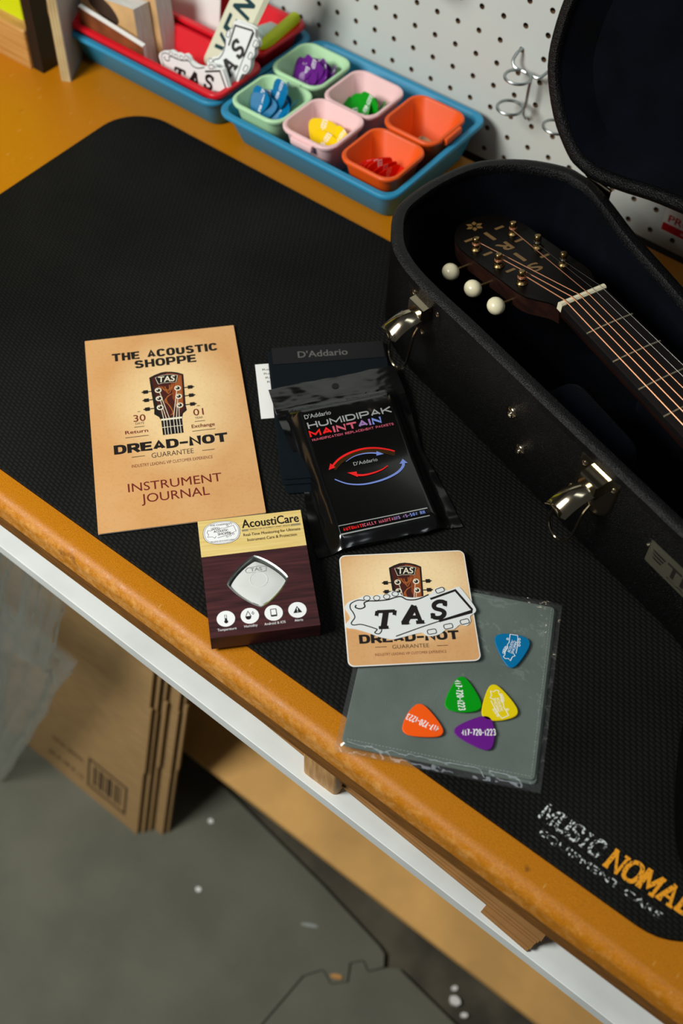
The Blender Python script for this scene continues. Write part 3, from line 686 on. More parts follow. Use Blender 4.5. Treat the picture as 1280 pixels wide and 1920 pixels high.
# journal booklet
J = thing('journal_booklet', 'tan stapled booklet headed The Acoustic Shoppe lying on the mat', 'booklet', (0.339, -0.3087, MATZ), R(47.9))
hw, hh = 0.0675, 0.1075
mb = MB()
for k in range(4):
    mb.box(-hw+0.0002*k, hw-0.0004*k, -hh-0.0003*k+0.0009, hh-0.0008, 0.0002+0.0006*k, 0.0006+0.0006*k)
mb.build('pages', 'paper', J)
def sag(x, y): return 0.0028 + 0.0012*max(0, (x+0.0675)/0.135)*0.3
mb = MB(); mb.loft([[(x, y, 0.0025) for x, y in rr(-hw, hw, -hh, hh, 0.0006, 2)], [(x, y, 0.0030) for x, y in rr(-hw, hw, -hh, hh, 0.0006, 2)]]); mb.build('cover', 'journal_cover', J)
a = Art(); J0 = 3.0
up = lambda x, y, z: (x*0.001, y*0.001, (J0+z)*0.001)
grot(a, 'THE ACOUSTIC', -44.6, 49.6, 78.3, 87.8, 'ink_black', 2.0, xs=1.35)
a.build('title_line', J, up); a = Art(); grot(a, 'SHOPPE', -25.4, 29.2, 67.0, 76.5, 'ink_black', 2.0, xs=1.35)
a.build('title_line', J, up); a = Art(); grot(a, 'DREAD-NOT', -49.7, 46.3, -28.4, -18.4, 'ink_black', 2.35, gap=0.2, xs=1.5)
a.build('slogan_line', J, up)
a = Art(); emblem(a, 1.2, 5.2, 0.99); a.build('headstock_emblem', J, up)
a = Art()
a.text('GUARANTEE', -19, 16.3, -36.6, -31.4, 'ink_charcoal', 0.0)
a.text('INDUSTRY LEADING VIP CUSTOMER EXPERIENCE', -36.2, 31.4, -44.6, -41.4, 'ink_maroon', 0.0)
a.text('INSTRUMENT', -40.9, 36.2, -69.6, -61.0, 'ink_maroon', 0.004)
a.text('JOURNAL', -31, 24.7, -82.2, -73.4, 'ink_maroon', 0.004)
a.text('30', -31, -20.6, 5.2, 12.6, 'ink_maroon', 0.012); a.text('DAYS', -29.7, -22.4, 1.7, 4.3, 'ink_charcoal')
a.text('01', 20.3, 29.2, 4.3, 11.8, 'ink_maroon', 0.012); a.text('YEAR', 21.2, 28.0, 0.4, 2.8, 'ink_charcoal')
a.text('Return', -39.1, -19.6, -7.6, -4.0, 'ink_maroon', 0.035); a.text('Exchange', 17.3, 37.2, -9.3, -5.6, 'ink_maroon', 0.035)
for x0, x1, y in ((-35.5, -24.6, -33.3), (23.5, 33.9, -35.2), (-30.9, -22.5, -0.9), (-39.3, -19.6, -11.5), (-26.9, -24.6, 16.2), (20.6, 29.3, -2.4), (17.3, 37.1, -12.9), (24.2, 26.8, 15.1)):
    a.poly([(x0, y-.32), (x1, y-.32), (x1, y+.32), (x0, y+.32)], 'ink_charcoal')
a.build('small_lettering', J, up)

# sensor box with a window
BXo = thing('sensor_box', 'small retail box with maple and rosewood print and a white sensor in its window', 'box', (0.5012, -0.3852, MATZ), R(46.9))
w2, h2, bt = 0.0412, 0.0537, 0.0162
win = []
for k in range(72):
    t = 2*PI*k/72; p_ = 2/1.28; win.append((-0.0005+0.0236*math.copysign(abs(math.cos(t))**p_, math.cos(t)), -0.0083+0.0238*math.copysign(abs(math.sin(t))**p_, math.sin(t))))
if area2(win) < 0: win = win[::-1]
nw = len(win)
def top_face(mb, y0, y1, hole):
    if not hole:
        mb.add([(-w2, y0, bt), (w2, y0, bt), (w2, y1, bt), (-w2, y1, bt)], [(0, 1, 2, 3)]); return
    outer = [(-w2, y0), (w2, y0), (w2, y1), (-w2, y1)]
    tr = tessellate_polygon([[Vector((x, y, 0)) for x, y in outer], [Vector((x, y, 0)) for x, y in win[::-1]]])
    allv = outer + win[::-1]; mb.add([(x, y, bt) for x, y in allv], [tuple(t) for t in tr])
SP = 0.0192
mb = MB(); top_face(mb, SP, h2, False)
mb.add([(-w2, h2, bt), (w2, h2, bt), (w2, h2, 0.0002), (-w2, h2, 0.0002)], [(0, 1, 2, 3)])
mb.add([(-w2, SP, bt), (-w2, h2, bt), (-w2, h2, 0.0002), (-w2, SP, 0.0002)], [(0, 1, 2, 3)])
mb.add([(w2, SP, bt), (w2, h2, bt), (w2, h2, 0.0002), (w2, SP, 0.0002)], [(0, 1, 2, 3)])
mb.build('maple_panel', 'box_maple', BXo)
mb = MB(); top_face(mb, -h2, SP, True)
mb.add([(-w2, -h2, bt), (w2, -h2, bt), (w2, -h2, 0.0002), (-w2, -h2, 0.0002)], [(0, 1, 2, 3)])
mb.add([(-w2, -h2, bt), (-w2, SP, bt), (-w2, SP, 0.0002), (-w2, -h2, 0.0002)], [(0, 1, 2, 3)])
mb.add([(w2, -h2, bt), (w2, SP, bt), (w2, SP, 0.0002), (w2, -h2, 0.0002)], [(0, 1, 2, 3)])
mb.add([(-w2, -h2, 0.0002), (w2, -h2, 0.0002), (w2, h2, 0.0002), (-w2, h2, 0.0002)], [(0, 1, 2, 3)])
mb.build('rosewood_panel', 'box_rosewood', BXo)
wi = inset(win, 0.0012)
mb = MB(); mb.loft([[(x, y, bt) for x, y in win], [(x, y, bt-0.0006) for x, y in wi], [(x*0.96, y*0.96, bt-0.009) for x, y in wi], [(x*0.96, y*0.96, bt-0.0095) for x, y in wi]], False, True); mb.build('window_tray', 'steel', BXo, smooth=True)
sp = [(x*0.93+0.0000, -0.0085+(y+0.0085)*0.90-0.0012) for x, y in win]
mb = MB(); cxy = (0, -0.0095)
sh = lambda k: [(x*k, cxy[1]+(y-cxy[1])*k) for x, y in sp]
mb.loft([[(x, y, 0.0066) for x, y in sh(1)], [(x, y, 0.0115) for x, y in sh(1)], [(x, y, 0.0134) for x, y in sh(0.97)], [(x, y, 0.0142) for x, y in sh(0.88)], [(x, y, 0.0145) for x, y in sh(0.5)]]); sens = mb.build('sensor', 'device_white', BXo, smooth=True)
mb = MB(); mb.tube([(0.0005+0.0068*math.cos(t), -0.0062+0.0068*math.sin(t), 0.0144) for t in [2*PI*k/28 for k in range(28)]], 0.00035, 6, True); mb.build('ring_groove', 'device_white', sens, smooth=True)
MB().loft([[(x, y, z) for x, y in rr(-0.0065, 0.0045, -0.0285, -0.0248, 0.0016, 4)] for z in (0.0120, 0.0140)]).build('light_slot', 'device_grey', sens)
a = Art(); a.text('TAS', -5.0, 4.0, 2.0, 5.0, 'device_grey', 0.03); a.stroke([(-8, 1.2), (-9, 3.4), (-7, 5.6), (2, 6.2), (7.4, 5.2), (7.0, 1.0), (-2, 0.6)], 0.35, 'device_grey', True)
a.build('sensor_logo', sens, lambda x, y, z: (x*.001, y*.001, 0.01452+z*.001))
mb = MB(); vs = [(x, y, bt-0.0004) for x, y in inset(win, 0.0002)]; mb.add(vs, tris([v[:2] for v in vs])); mb.build('window_film', 'window_film', BXo)
a = Art(); ub = lambda x, y, z: (x*.001, y*.001, bt+z*.001)
a.text('AcoustiCare', -6.9, 38.6, 42.4, 50.2, 'ink_black', 0.03)
a.poly([(-7.4, 39.0), (39.2, 39.0), (39.2, 41.0), (-7.4, 41.0)], 'ink_grey'); a.layer = 1
a.poly([(-2.2, 38.9), (31.5, 38.9), (31.5, 41.1), (-2.2, 41.1)], 'box_maple'); a.layer = 2
a.text('TEMPERATURE & HUMIDITY SMART SENSOR', -1.8, 31.0, 39.3, 40.8, 'ink_charcoal')
a.text('Real-Time Monitoring for Ultimate', -6.7, 38.4, 34.2, 36.9, 'ink_charcoal', 0.0); a.text('Instrument Care & Protection', -4.1, 34.9, 29.2, 31.9, 'ink_charcoal', 0.0)
a.build('lettering', BXo, ub)
a = Art(); ov = catmull([(-38, 40.5), (-36, 47), (-30, 50.6), (-23, 51.4), (-15, 50.4), (-10, 46.5), (-8.7, 40.5), (-10.5, 34), (-16, 30.2), (-23, 29.4), (-31, 30.4), (-36.4, 34)], 5)
a.poly(ov, 'ink_charcoal'); a.layer = 1; a.poly(inset(ov, 0.35), 'ink_white'); a.layer = 2; a.stroke(inset(ov, 1.2), 0.25, 'ink_charcoal', True)
def shop_outline(a, T, wd, m):                      # headstock outline of the shop's badge
    a.stroke([T(*p) for p in [(-12, 1.5), (-11, 3.6), (-8.6, 3.0), (-6.5, 3.8), (-2, 3.2), (0.6, 4.2), (3, 3.6), (10.5, 5.4), (12, -0.5), (8.5, -1.8), (3, -3.4), (-4, -4.6)]], wd, m)
    a.stroke([T(*p) for p in [(-12, 1.5), (-10.8, -0.6), (-12.2, -2.6), (-8, -3.0), (-6.4, -4.6), (-5.0, -3.0)]], wd, m)
    for p in ((-7.4, 4.6), (-5.6, 4.9), (-3.8, 4.8), (-2.0, 4.5), (5.6, 5.8)): a.stroke([T(p[0]+.8*math.cos(t), p[1]+.8*math.sin(t)) for t in [2*PI*k/9 for k in range(9)]], wd*.8, m, True)
    for p in ((9.2, -2.9), (6.6, -3.8), (4.0, -4.6)): a.stroke([T(p[0]+.9*math.cos(t), p[1]+.7*math.sin(t)) for t in [2*PI*k/9 for k in range(9)]], wd*.8, m, True)
c10, s10 = math.cos(R(2)), math.sin(R(2))
shop_outline(a, lambda x, y: (-23.3+x*0.95*c10-y*s10, 40.4+x*0.95*s10+y*c10), 0.32, 'ink_charcoal')
a.text('ACOUSTIC', -29.5, -18, 40.9, 43.0, 'ink_charcoal', 0.02); a.text('SHOPPE', -26.5, -16, 38.0, 40.2, 'ink_charcoal', 0.02)
a.text('THE CHAPMAN\'S', -32, -14.5, 47.2, 48.8, 'ink_charcoal'); a.text('THE GUITAR AND ACOUSTIC EXPERTS', -33, -14, 31.8, 32.9, 'ink_charcoal')
a.build('oval_badge', BXo, ub)
a = Art()
for cx in (-28.0, -10.0, 8.0, 26.0): a.layer = 0; a.poly(circ(cx, -38.4, 6.9, 26), 'ink_white')
a.layer = 1
a.stroke([(-28, -35), (-28, -40.5)], 1.7, 'ink_black'); a.poly(circ(-28, -41, 1.5, 12), 'ink_black'); a.layer = 2; a.stroke([(-28, -35.3), (-28, -38)], 0.9, 'ink_white'); a.layer = 1
a.poly([(-11, -33.8), (-9.8, -36.4), (-8.9, -39), (-9.6, -41), (-11.2, -41.7), (-12.8, -41), (-13.5, -39), (-12.4, -36.4)], 'ink_black'); a.layer = 2; a.poly([(-11, -34.8), (-10.3, -36.6), (-9.6, -38.6), (-12.8, -38.6), (-11.8, -36.6)], 'ink_white'); a.layer = 1
a.stroke([(-7.4, -35), (-6.6, -36.6), (-7.4, -37.6), (-8.2, -36.6)], 0.4, 'ink_black', True)
a.poly(rr(5.6, 10.4, -41.6, -34.8, 0.6, 2), 'ink_black'); a.layer = 2; a.poly(rr(6.2, 9.8, -40.2, -35.5, 0.1, 1), 'ink_white'); a.layer = 1
a.poly([(22.6, -40.9), (29.4, -40.9), (26, -35)], 'ink_black'); a.layer = 2; a.stroke([(26, -36.6), (26, -39)], 0.7, 'ink_white'); a.poly(circ(26, -40, 0.4, 8), 'ink_white')
for s_, x0, x1, y in (('Temperature', -35.1, -21.0, -48.6), ('Humidity', -15.1, -5.3, -48.2), ('Android & IOS', -0.1, 15.8, -48.4), ('Alerts', 22.6, 29.0, -48.4)):
    a.text(s_, x0, x1, y, y+2.1, 'ink_white', 0.0)
a.build('icon_row', BXo, ub)

# white card slipped under the dark cloth
wc = thing('paper_card', 'white printed card showing at the left edge of the dark navy cloth', 'card', (0.350, -0.210, MATZ+0.0001), R(45))
MB().box(-0.0, 0.070, -0.064, 0.0, 0, 0.0005).build('card_sheet', 'paper', wc)
a = Art()
for k, y in enumerate((-8, -13, -18, -23)): a.text('Return within', 6+k, 40, y, y+2.2, 'ink_charcoal')
a.build('lettering', wc, lambda x, y, z: (x*.001, y*.001, 0.0005+z*.001))

# folded dark cloth with a paper band
cl = thing('folded_cloth', 'folded dark navy polishing cloth in a black paper band under the pouch', 'cloth', (0.4445, -0.21, MATZ+0.0006), R(44.5))
def pad_layer(x0, x1, y0, y1, z0, z1, r=0.003):
    d = (z1-z0)/2
    return [[(x, y, z0) for x, y in rr(x0+d*.5, x1-d*.5, y0+d*.5, y1-d*.5, r, 3)], [(x, y, z0+d) for x, y in rr(x0, x1, y0, y1, r, 3)], [(x, y, z1) for x, y in rr(x0+d*.5, x1-d*.5, y0+d*.5, y1-d*.5, r, 3)]]
for q in ((-0.053, 0.052, -0.0815, 0.0770, 0.0, 0.0016), (-0.0555, 0.050, -0.0735, 0.0772, 0.0016, 0.0032), (-0.0545, 0.051, -0.0690, 0.0774, 0.0032, 0.0046)):
    MB().loft(pad_layer(*q)).build('cloth_layer', 'navy_cloth', cl, smooth=True)
MB().loft([[(x, y, z) for x, y in rr(-0.0515, 0.0495, 0.0600, 0.0800, 0.0005, 1)] for z in (0.0047, 0.0053)]).build('paper_band', 'band_card', cl)
a = Art(); a.text('D\'Addario', -28.6, 16.4, 66.0, 73.4, 'ink_dim', 0.025); a.build('lettering', cl, lambda x, y, z: (x*.001, y*.001, 0.0053+z*.001))

# humidity pouch: pillow with sealed edges, crimps and a hang hole
po = thing('humidity_pouch', 'glossy black zip pouch of humidity packets with red and blue arrows', 'pouch', (0.4888, -0.2372, MATZ), R(53.7))
PW, PH = 0.0575, 0.0885
def sst(a, b, x): t = max(0, min(1, (x-a)/(b-a))); return t*t*(3-2*t)
def ph(x, y):
    """height of the pouch's upper film over the mat"""
    side = 0.0478 if x > 0 else 0.0458
    e = sst(PW, 0.040, abs(x)+0.0)*1.0
    bx = 1-sst(0.0385, side+0.004, abs(x)); by = 1-sst(0.047, 0.062, y); bo = sst(-0.0905, -0.077, y)
    body = 0.0115*bx*by*(0.35+0.65*bo)
    rest = 0.0075*sst(-0.02, 0.06, y) + 0.0008      # its upper part lies on the folded cloth
    edge = (1-bx)*by + (1-by)*0.35
    wr = 0.0020*noise.noise((x*30, y*55, 1.7))*edge*bo + 0.0006*noise.noise((x*80, y*50, 4.1))*edge + 0.0014*(1-bo)*noise.noise((x*70, y*16, 2.2))*2
    if y > 0.045: wr += 0.00018*noise.noise((x*120, y*300, 6.0)) + 0.0003*math.sin((y-0.058)*2200)*sst(0.054, 0.056, y)*(1-sst(0.064, 0.066, y))
    return rest + body + wr*0.9 + 0.0008
def pxy(u, v):
    x = (u*2-1)*PW; y = (v*2-1)*PH
    pin = 1 + 0.06*sst(-0.02, -0.088, y) - 0.10*math.exp(-((y-0.002)/0.03)**2)*(1 if x < 0 else 0.6) - 0.06*sst(0.03, 0.07, y)*0
    return x*pin, y + 0.0015*noise.noise((x*60, 0, y*10))
mb = MB(); NU, NV = 92, 128
mb.grid(NU, NV, lambda u, v: (*pxy(u, v), ph(*pxy(u, v))))
n0 = len(mb.v)
mb.grid(NU, NV, lambda u, v: (*pxy(u, v), max(0.0003, ph(*pxy(u, v))-0.0007) if (u in (0, 1) or v in (0, 1)) else max(0.0004, 0.0072*sst(-0.02, 0.06, pxy(u, v)[1])+0.0004)))
ring = [i for i in range(NU+1)] + [(j*(NU+1)+NU) for j in range(1, NV+1)] + [NV*(NU+1)+i for i in range(NU-1, -1, -1)] + [j*(NU+1) for j in range(NV-1, 0, -1)]
mb.f += [(ring[k], ring[(k+1) % len(ring)], ring[(k+1) % len(ring)]+n0, ring[k]+n0) for k in range(len(ring))]; mb.m += [0]*len(ring)
mb.build('film_body', 'pouch_black', po, smooth=True)
hx0 = Vector((0.0003, 0.0776))
MB().lathe([(0.0032, 0.0), (0.0032, 0.0003)], 16, Matrix.Translation((hx0.x, hx0.y, ph(*hx0)+0.0002))).build('hang_hole', 'dark_void', po)
drape = lambda x, y, z: (x*.001, y*.001, ph(x*.001, y*.001)+0.0004+z*.001)
a = Art()
a.text('D\'Addario', -37.6, -14.6, 38.8, 43.0, 'ink_silver', 0.015); grot(a, 'HUMIDIPAK', -37.2, 36.2, 28.8, 35.0, 'ink_silver', 1.25, gap=0.9)
grot(a, 'MAINTAIN', -38.0, 25.4, 20.6, 26.8, 'ink_red', 1.7, gap=0.6, mats=['ink_red', 'ink_rose', 'ink_rose', 'ink_mauve', 'ink_blue'])
grot(a, 'HUMIDIFICATION REPLACEMENT PACKETS', -37.0, 34.3, 16.3, 18.6, 'ink_rose', 0.42, gap=1.0); a.text('D\'Addario', -9.9, 10.7, -15.0, -11.6, 'ink_silver', 0.015)
a.stroke([(-39.4, -78.6), (34.8, -78.9), (35.2, -71.6), (-39.0, -70.4)], 0.7, 'ink_silver', True)
grot(a, 'AUTOMATICALLY MAINTAINS 45-50% RH', -36.4, 32.0, -76.3, -73.1, 'ink_red', 0.62, gap=0.8, mats=['ink_red', 'ink_rose', 'ink_rose', 'ink_mauve', 'ink_blue'])
a.build('lettering', po, drape)
a = Art()
arc = catmull([(-28.0, -11.5), (-21.0, -6.0), (-13.0, -2.6), (-4, -0.8), (5, -0.7), (14, -2.6), (22, -6.0), (27.2, -9.2)], 6, False); nA = len(arc)
for k in range(4): a.stroke([(x*(1-.02*k), y-1.3-0.9*k) for x, y in arc], 0.26, 'ink_amber')
a.layer = 1; a.stroke(arc, [1.9-1.0*abs(i/nA-.3) for i in range(nA)], 'ink_red'); a.poly([(-31.5, -14.2), (-25.2, -12.8), (-28.4, -8.0)], 'ink_red')
arc = catmull([(-15.4, -9.4), (-8, -6.2), (0, -5.2), (8, -6.2), (13, -8.0)], 6, False); a.stroke(arc, [0.4+1.2*i/len(arc) for i in range(len(arc))], 'ink_blue'); a.poly([(11.0, -9.8), (17.4, -9.6), (12.4, -5.4)], 'ink_blue')
arc = catmull([(17.2, -22.0), (11, -24.8), (3, -26.3), (-5, -26.4), (-11.5, -24.6)], 6, False); a.stroke(arc, [0.8+1.6*i/len(arc) for i in range(len(arc))], 'ink_red'); a.poly([(-10.2, -27.2), (-17.4, -20.6), (-9.6, -21.4)], 'ink_red')
arc = catmull([(-29.2, -24.6), (-20, -31.8), (-7, -35.6), (9, -35.0), (22, -31.2), (29.0, -26.0), (30.6, -21.6)], 6, False); a.stroke(arc, [1.0+1.6*i/len(arc) for i in range(len(arc))], 'ink_blue'); a.poly([(27.0, -22.8), (31.2, -18.4), (34.0, -23.4)], 'ink_blue')
a.build('arrow_print', po, drape)

# grey cloth in a clear sleeve
sl = thing('clear_sleeve', 'clear plastic sleeve holding the folded grey cloth under the picks', 'plastic sleeve', (0.667, -0.357, MATZ), R(26))
SH = 0.0042
def sleeve_z(x, y, amp=1.0):
    ed = max(sst(0.064, 0.0735, abs(x)), sst(0.070, 0.0785, abs(y)))
    return (SH*(1-0.75*ed) + amp*(0.0004*noise.noise((x*70, y*70, 3)) + (0.0016*ed*noise.noise((x*110, y*110, 8)) + 0.0016*ed*abs(noise.noise((x*60, y*60, 2))))*sst(-0.09, 0.01, x-y)))
mb = MB(); mb.grid(70, 76, lambda u, v: ((u*2-1)*0.0738, (v*2-1)*0.0785, 0.0012+sleeve_z((u*2-1)*0.0738, (v*2-1)*0.0785))); mb.build('upper_film', 'sleeve_film', sl, smooth=True)
MB().grid(4, 4, lambda u, v: ((u*2-1)*0.0738, (v*2-1)*0.0785, 0.0003)).build('lower_film', 'sleeve_film', sl)
gc = thing('folded_cloth', 'folded grey microfibre cloth inside the clear sleeve', 'cloth', (0.667, -0.357, MATZ+0.0004), R(26))
for q in ((-0.0690, 0.0700, -0.0735, 0.0735, 0.0, 0.0018), (-0.0700, 0.0685, -0.0715, 0.0740, 0.0017, 0.0035)):
    MB().loft(pad_layer(*q)).build('cloth_layer', 'grey_cloth', gc, smooth=True)
mb = MB()
for k in range(56):
    y = -0.0705+k*0.00255; mb.box(0.0655, 0.0659, y, y+0.0015, 0.0034, 0.0038)
for k in range(52):
    x = -0.0665+k*0.00255; mb.box(x, x+0.0015, -0.0690, -0.0686, 0.0034, 0.0038)
mb.build('stitching', 'device_grey', gc, kind='stuff')

# square card on sleeve and mat, tilted by the sleeve below it
CT = R(-0.8)
cd = thing('square_card', 'square tan card with a guitar headstock print, partly on the sleeve', 'card', (0.6077, -0.3328, MATZ+0.0067), 0, rot=(0, 0, 0))
cd.rotation_euler = (Matrix.Rotation(R(41.8), 3, 'Z') @ Matrix.Rotation(CT*-1*-1, 3, 'X')).to_euler()
q = [(x*.001, y*.001) for x, y in [(0, 0)]]
cp = rr(-0.0497, 0.0497, -0.0500, 0.0502, 0.0050, 5)
MB().loft([[(x, y, -0.0003) for x, y in cp], [(x, y, 0.0002) for x, y in cp]]).build('card_base', 'paper', cd)
cp2 = rr(-0.0489, 0.0489, -0.0492, 0.0494, 0.0043, 5)
MB().loft([[(x, y, 0.0002) for x, y in cp2], [(x, y, 0.00026) for x, y in cp2]]).build('printed_face', 'card_cover', cd)
uc = lambda x, y, z: (x*.001, y*.001, 0.00026+z*.0005)
a = Art(); emblem(a, 1.4, -5.2, 0.84); a.build('headstock_emblem', cd, uc)
a = Art()
grot(a, 'DREAD-NOT', -39.8, 35.8, -30.8, -23.0, 'ink_black', 1.8, gap=0.2, xs=1.5); a.build('slogan_line', cd, uc); a = Art(); a.text('GUARANTEE', -15.5, 12.2, -36.4, -33.2, 'ink_charcoal'); a.text('INDUSTRY LEADING VIP CUSTOMER EXPERIENCE', -28.9, 24.6, -41.9, -39.7, 'ink_maroon')
for x0, x1, y in ((-28.3, -19.7, -34.4), (18.2, 26.4, -35.7)): a.poly([(x0, y-.25), (x1, y-.25), (x1, y+.25), (x0, y+.25)], 'ink_charcoal')
a.build('lettering', cd, uc)

# die-cut sticker (built about the card's centre)
ST_OUT = [(-48.6, 1.2), (-45.5, 6.2), (-38.5, 8.6), (-31.5, 11.6), (-26.0, 10.6), (-21.0, 11.9), (-16.2, 11.5), (-10.6, 14.4), (-5.4, 12.4), (-2.6, 9.1), (6.9, 7.4), (17.5, 9.8), (20.5, 12.5), (24.0, 15.6), (29.2, 15.2), (31.8, 12.4), (40.2, 15.4), (43.0, 13.2), (47.8, 4.0), (51.6, -5.1), (50.4, -8.6), (46.4, -11.6), (46.2, -16.2), (42.6, -19.8), (37.6, -18.6), (32.6, -22.4), (26.4, -22.6), (21.4, -26.0), (16.0, -27.4), (11.0, -26.8), (7.6, -24.0), (-7.1, -27.2), (-14.5, -28.6), (-20.0, -27.4), (-25.7, -25.4), (-31.4, -22.4), (-41.2, -18.4), (-47.7, -16.8), (-48.8, -13.2), (-45.2, -8.4), (-46.7, -3.2)]
def headstock_sticker(parent, thick, n_layers=1):
    o = catmull(ST_OUT, 3)
    if area2(o) < 0: o = o[::-1]
    for k in range(n_layers):
        random.seed(k+5); dx, dy = (random.uniform(-.9, .9), random.uniform(-.9, .9)) if k < n_layers-1 else (0, 0)
        MB().prism([((x+dx)*.001, (y+dy)*.001) for x, y in o], k*thick, (k+1)*thick-0.00005*(n_layers > 1)).build('sticker_body', 'sticker_white', parent)
    z0 = thick*n_layers
    a = Art()
    a.stroke([(17.8, 5.4), (38.0, 12.4), (48.6, -5.6), (48.0, -7.6), (22.1, -14.8)], 1.9, 'ink_black')
    a.stroke([(22.1, -14.8), (10, -18.6), (-4, -23.4), (-12, -26.2)], 0.9, 'ink_black')
    a.stroke(catmull([(17.0, 9.6), (8, 5.8), (0, 5.8), (-4.4, 8.8), (-9.0, 8.4), (-15, 6.6), (-24, 6.0), (-30, 6.2), (-33.4, 4.6), (-33.2, 1.2), (-36.8, -0.4), (-40.4, 1.0), (-39.6, 3.2)], 5, False), 1.1, 'ink_black')
    a.stroke(catmull([(-33.0, 6.8), (-38, 7.4), (-43.6, 4.6), (-44.4, 0.4), (-42.4, -3.8), (-41.6, -8.0), (-44.6, -12.6), (-43, -14.6), (-37, -14.4), (-28, -18.0), (-25.6, -19.6), (-27.6, -22.0), (-24.8, -23.4), (-22.6, -21.4), (-21.4, -17.4), (-18.6, -15.6)], 5, False), 0.9, 'ink_black')
    for x, y in ((-31.0, 8.9), (-23.4, 8.6), (-15.6, 9.4), (-8.8, 11.6)): a.stroke(circ(x, y, 2.5, 12, 2.2), 0.6, 'ink_black', True)
    for x, y, r_ in ((26.2, 13.0, 20), (41.6, -16.2, 12), (28.6, -19.6, 10), (15.6, -23.6, 8)):
        ca, sa = math.cos(R(r_)), math.sin(R(r_)); a.stroke([(x+ca*u-sa*v, y+sa*u+ca*v) for u, v in rr(-3.4, 3.4, -2.0, 2.0, 1.2, 2)], 0.7, 'ink_black', True)
    rt = R(3)
    for ch, x, y, wd in (('T', -28.4, -18.6, 15.5), ('A', -6.8, -15.4, 17.5), ('S', 15.6, -12.2, 12.0)):
        slab(a, ch, x+1.0, y-1.0, wd, 15.4, 'ink_silver', 0.06, 0.22); a.layer = 1
        slab(a, ch, x, y, wd, 15.4, 'ink_black', 0.30, 0.22); a.layer = 0
    a.build('headstock_print', parent, lambda x, y, z: (x*.001, y*.001, z0+z*.0005))
st = thing('headstock_sticker', 'white die-cut TAS headstock sticker lying across the square card', 'sticker', cd.location, 0)
st.rotation_euler = cd.rotation_euler
st.location = Vector(cd.location) + Vector((0, 0, 0.0004))
headstock_sticker(st, 0.0005)

# ------------------------------------------------------------------ guitar picks
PICK = catmull([(0, -14.4), (3.0, -13.2), (6.2, -9.0), (9.4, -3.2), (12.3, 3.4), (13.4, 8.6), (11.6, 12.3), (6.4, 14.2), (0, 14.8), (-6.4, 14.2), (-11.6, 12.3), (-13.4, 8.6), (-12.3, 3.4), (-9.4, -3.2), (-6.2, -9.0), (-3.0, -13.2)], 3)   # tip towards -y
def pick_mesh():
    mb = MB(); P0 = [(x*.001, y*.001) for x, y in PICK]; P1 = inset(P0, 0.0005)
    if area2(P0) < 0: P0 = P0[::-1]
    mb.loft([[(x, y, 0) for x, y in P1], [(x, y, 0.0004) for x, y in P0], [(x, y, 0.0009) for x, y in P1]]); return mb
def flat_pick(x, y, tip, m, label, art, z):
    o = thing('guitar_pick', label, 'guitar pick', (x, y, z), R(tip+90), 'picks laid out on the clear sleeve')
    pick_mesh().build('pick_body', m, o, smooth=True)
    a = Art(); art(a, R(tip+90)); a.build('print', o, lambda x, y, z: (x*.001, y*.001, 0.0009+z*.0005))
def phone(rot_world, dx=0, dy=0):
    def f(a, base): grot(a, '417-720-1223', dx-12.3, dx+12.3, dy-2.6, dy+2.6, 'ink_white', 0.66, rot=R(rot_world)-base, gap=0.55)
    return f
def shop(rot_world, sc, dx=0.0, dy=2.0):
    def f(a, base):
        t = R(rot_world)-base; ca, sa = math.cos(t), math.sin(t)
        T = lambda x, y: (dx+(ca*x-sa*y)*sc, dy+(sa*x+ca*y)*sc)
        shop_outline(a, T, 0.5, 'ink_white')
        k = 4.2*sc
        for s_, off in (('ACOUSTIC', 1.2), ('SHOPPE', -1.6)):
            cx, cy = T(0.4, off); a.text(s_, cx-6.0*sc, cx+6.0*sc, cy-1.05*sc, cy+1.05*sc, 'ink_white', 0.015, rot=t)
    return f
PZ = MATZ + SH + 0.0016
flat_pick(0.6912, -0.3152, -60, 'pick_blue', 'blue pick alone at the right with a white headstock logo', shop(104, 0.95, 0, 3), PZ)
flat_pick(0.6825, -0.3680, 127.5, 'pick_green', 'green pick with white phone number beside the yellow one', phone(-48.4, 2, 1), PZ)
flat_pick(0.7060, -0.3575, 136, 'pick_yellow2', 'yellow pick with white headstock logo touching the purple one', shop(-41, 0.95, 0, 2), PZ)
flat_pick(0.6750, -0.4050, 9, 'pick_orange', 'orange pick with white phone number at the left of the group', phone(-167, 0, 2), PZ)
flat_pick(0.7062, -0.3879, 215, 'pick_purple', 'purple pick with white phone number below the green one', phone(38.5, 0, 3), PZ)

# ------------------------------------------------------------------ trays, baskets, cups at the back
def tub(name, label, cat, x0, x1, y0, y1, z, h, tx, ty, m, r=0.016, wall=0.0028, lip=0.0045, rimh=0.005, group=None, part='shell'):
    """open tapered container with a rolled rim; x0..y1 are the rim's outer size"""
    t = thing(name, label, cat, ((x0+x1)/2, (y0+y1)/2, z), 0, group)
    a, b = (x1-x0)/2, (y1-y0)/2
    def ring(d, zz, f):    # d: inset from rim outer; f: 0 at base, 1 at rim
        ix = a-d-tx*(1-f); iy = b-d-ty*(1-f); rad = max(0.003, r-d*0.7)
        return [(x, y, zz) for x, y in rr(-ix, ix, -iy, iy, rad, 6)]
    rings = [ring(lip+0.002, 0, 0.0), ring(lip, 0.002, 0.03), ring(lip, h-rimh, 1-rimh/h), ring(0.0006, h-rimh, 1), ring(0.0, h-rimh*0.7, 1), ring(0.0, h-rimh*0.25, 1),
             ring(0.0010, h, 1), ring(lip+wall-0.001, h, 1), ring(lip+wall, h-0.001, 1), ring(lip+wall, wall+0.003, 0.06), ring(lip+wall+0.003, wall, 0.03)]
    MB().loft(rings).build(part, m, t, smooth=True)
    return t
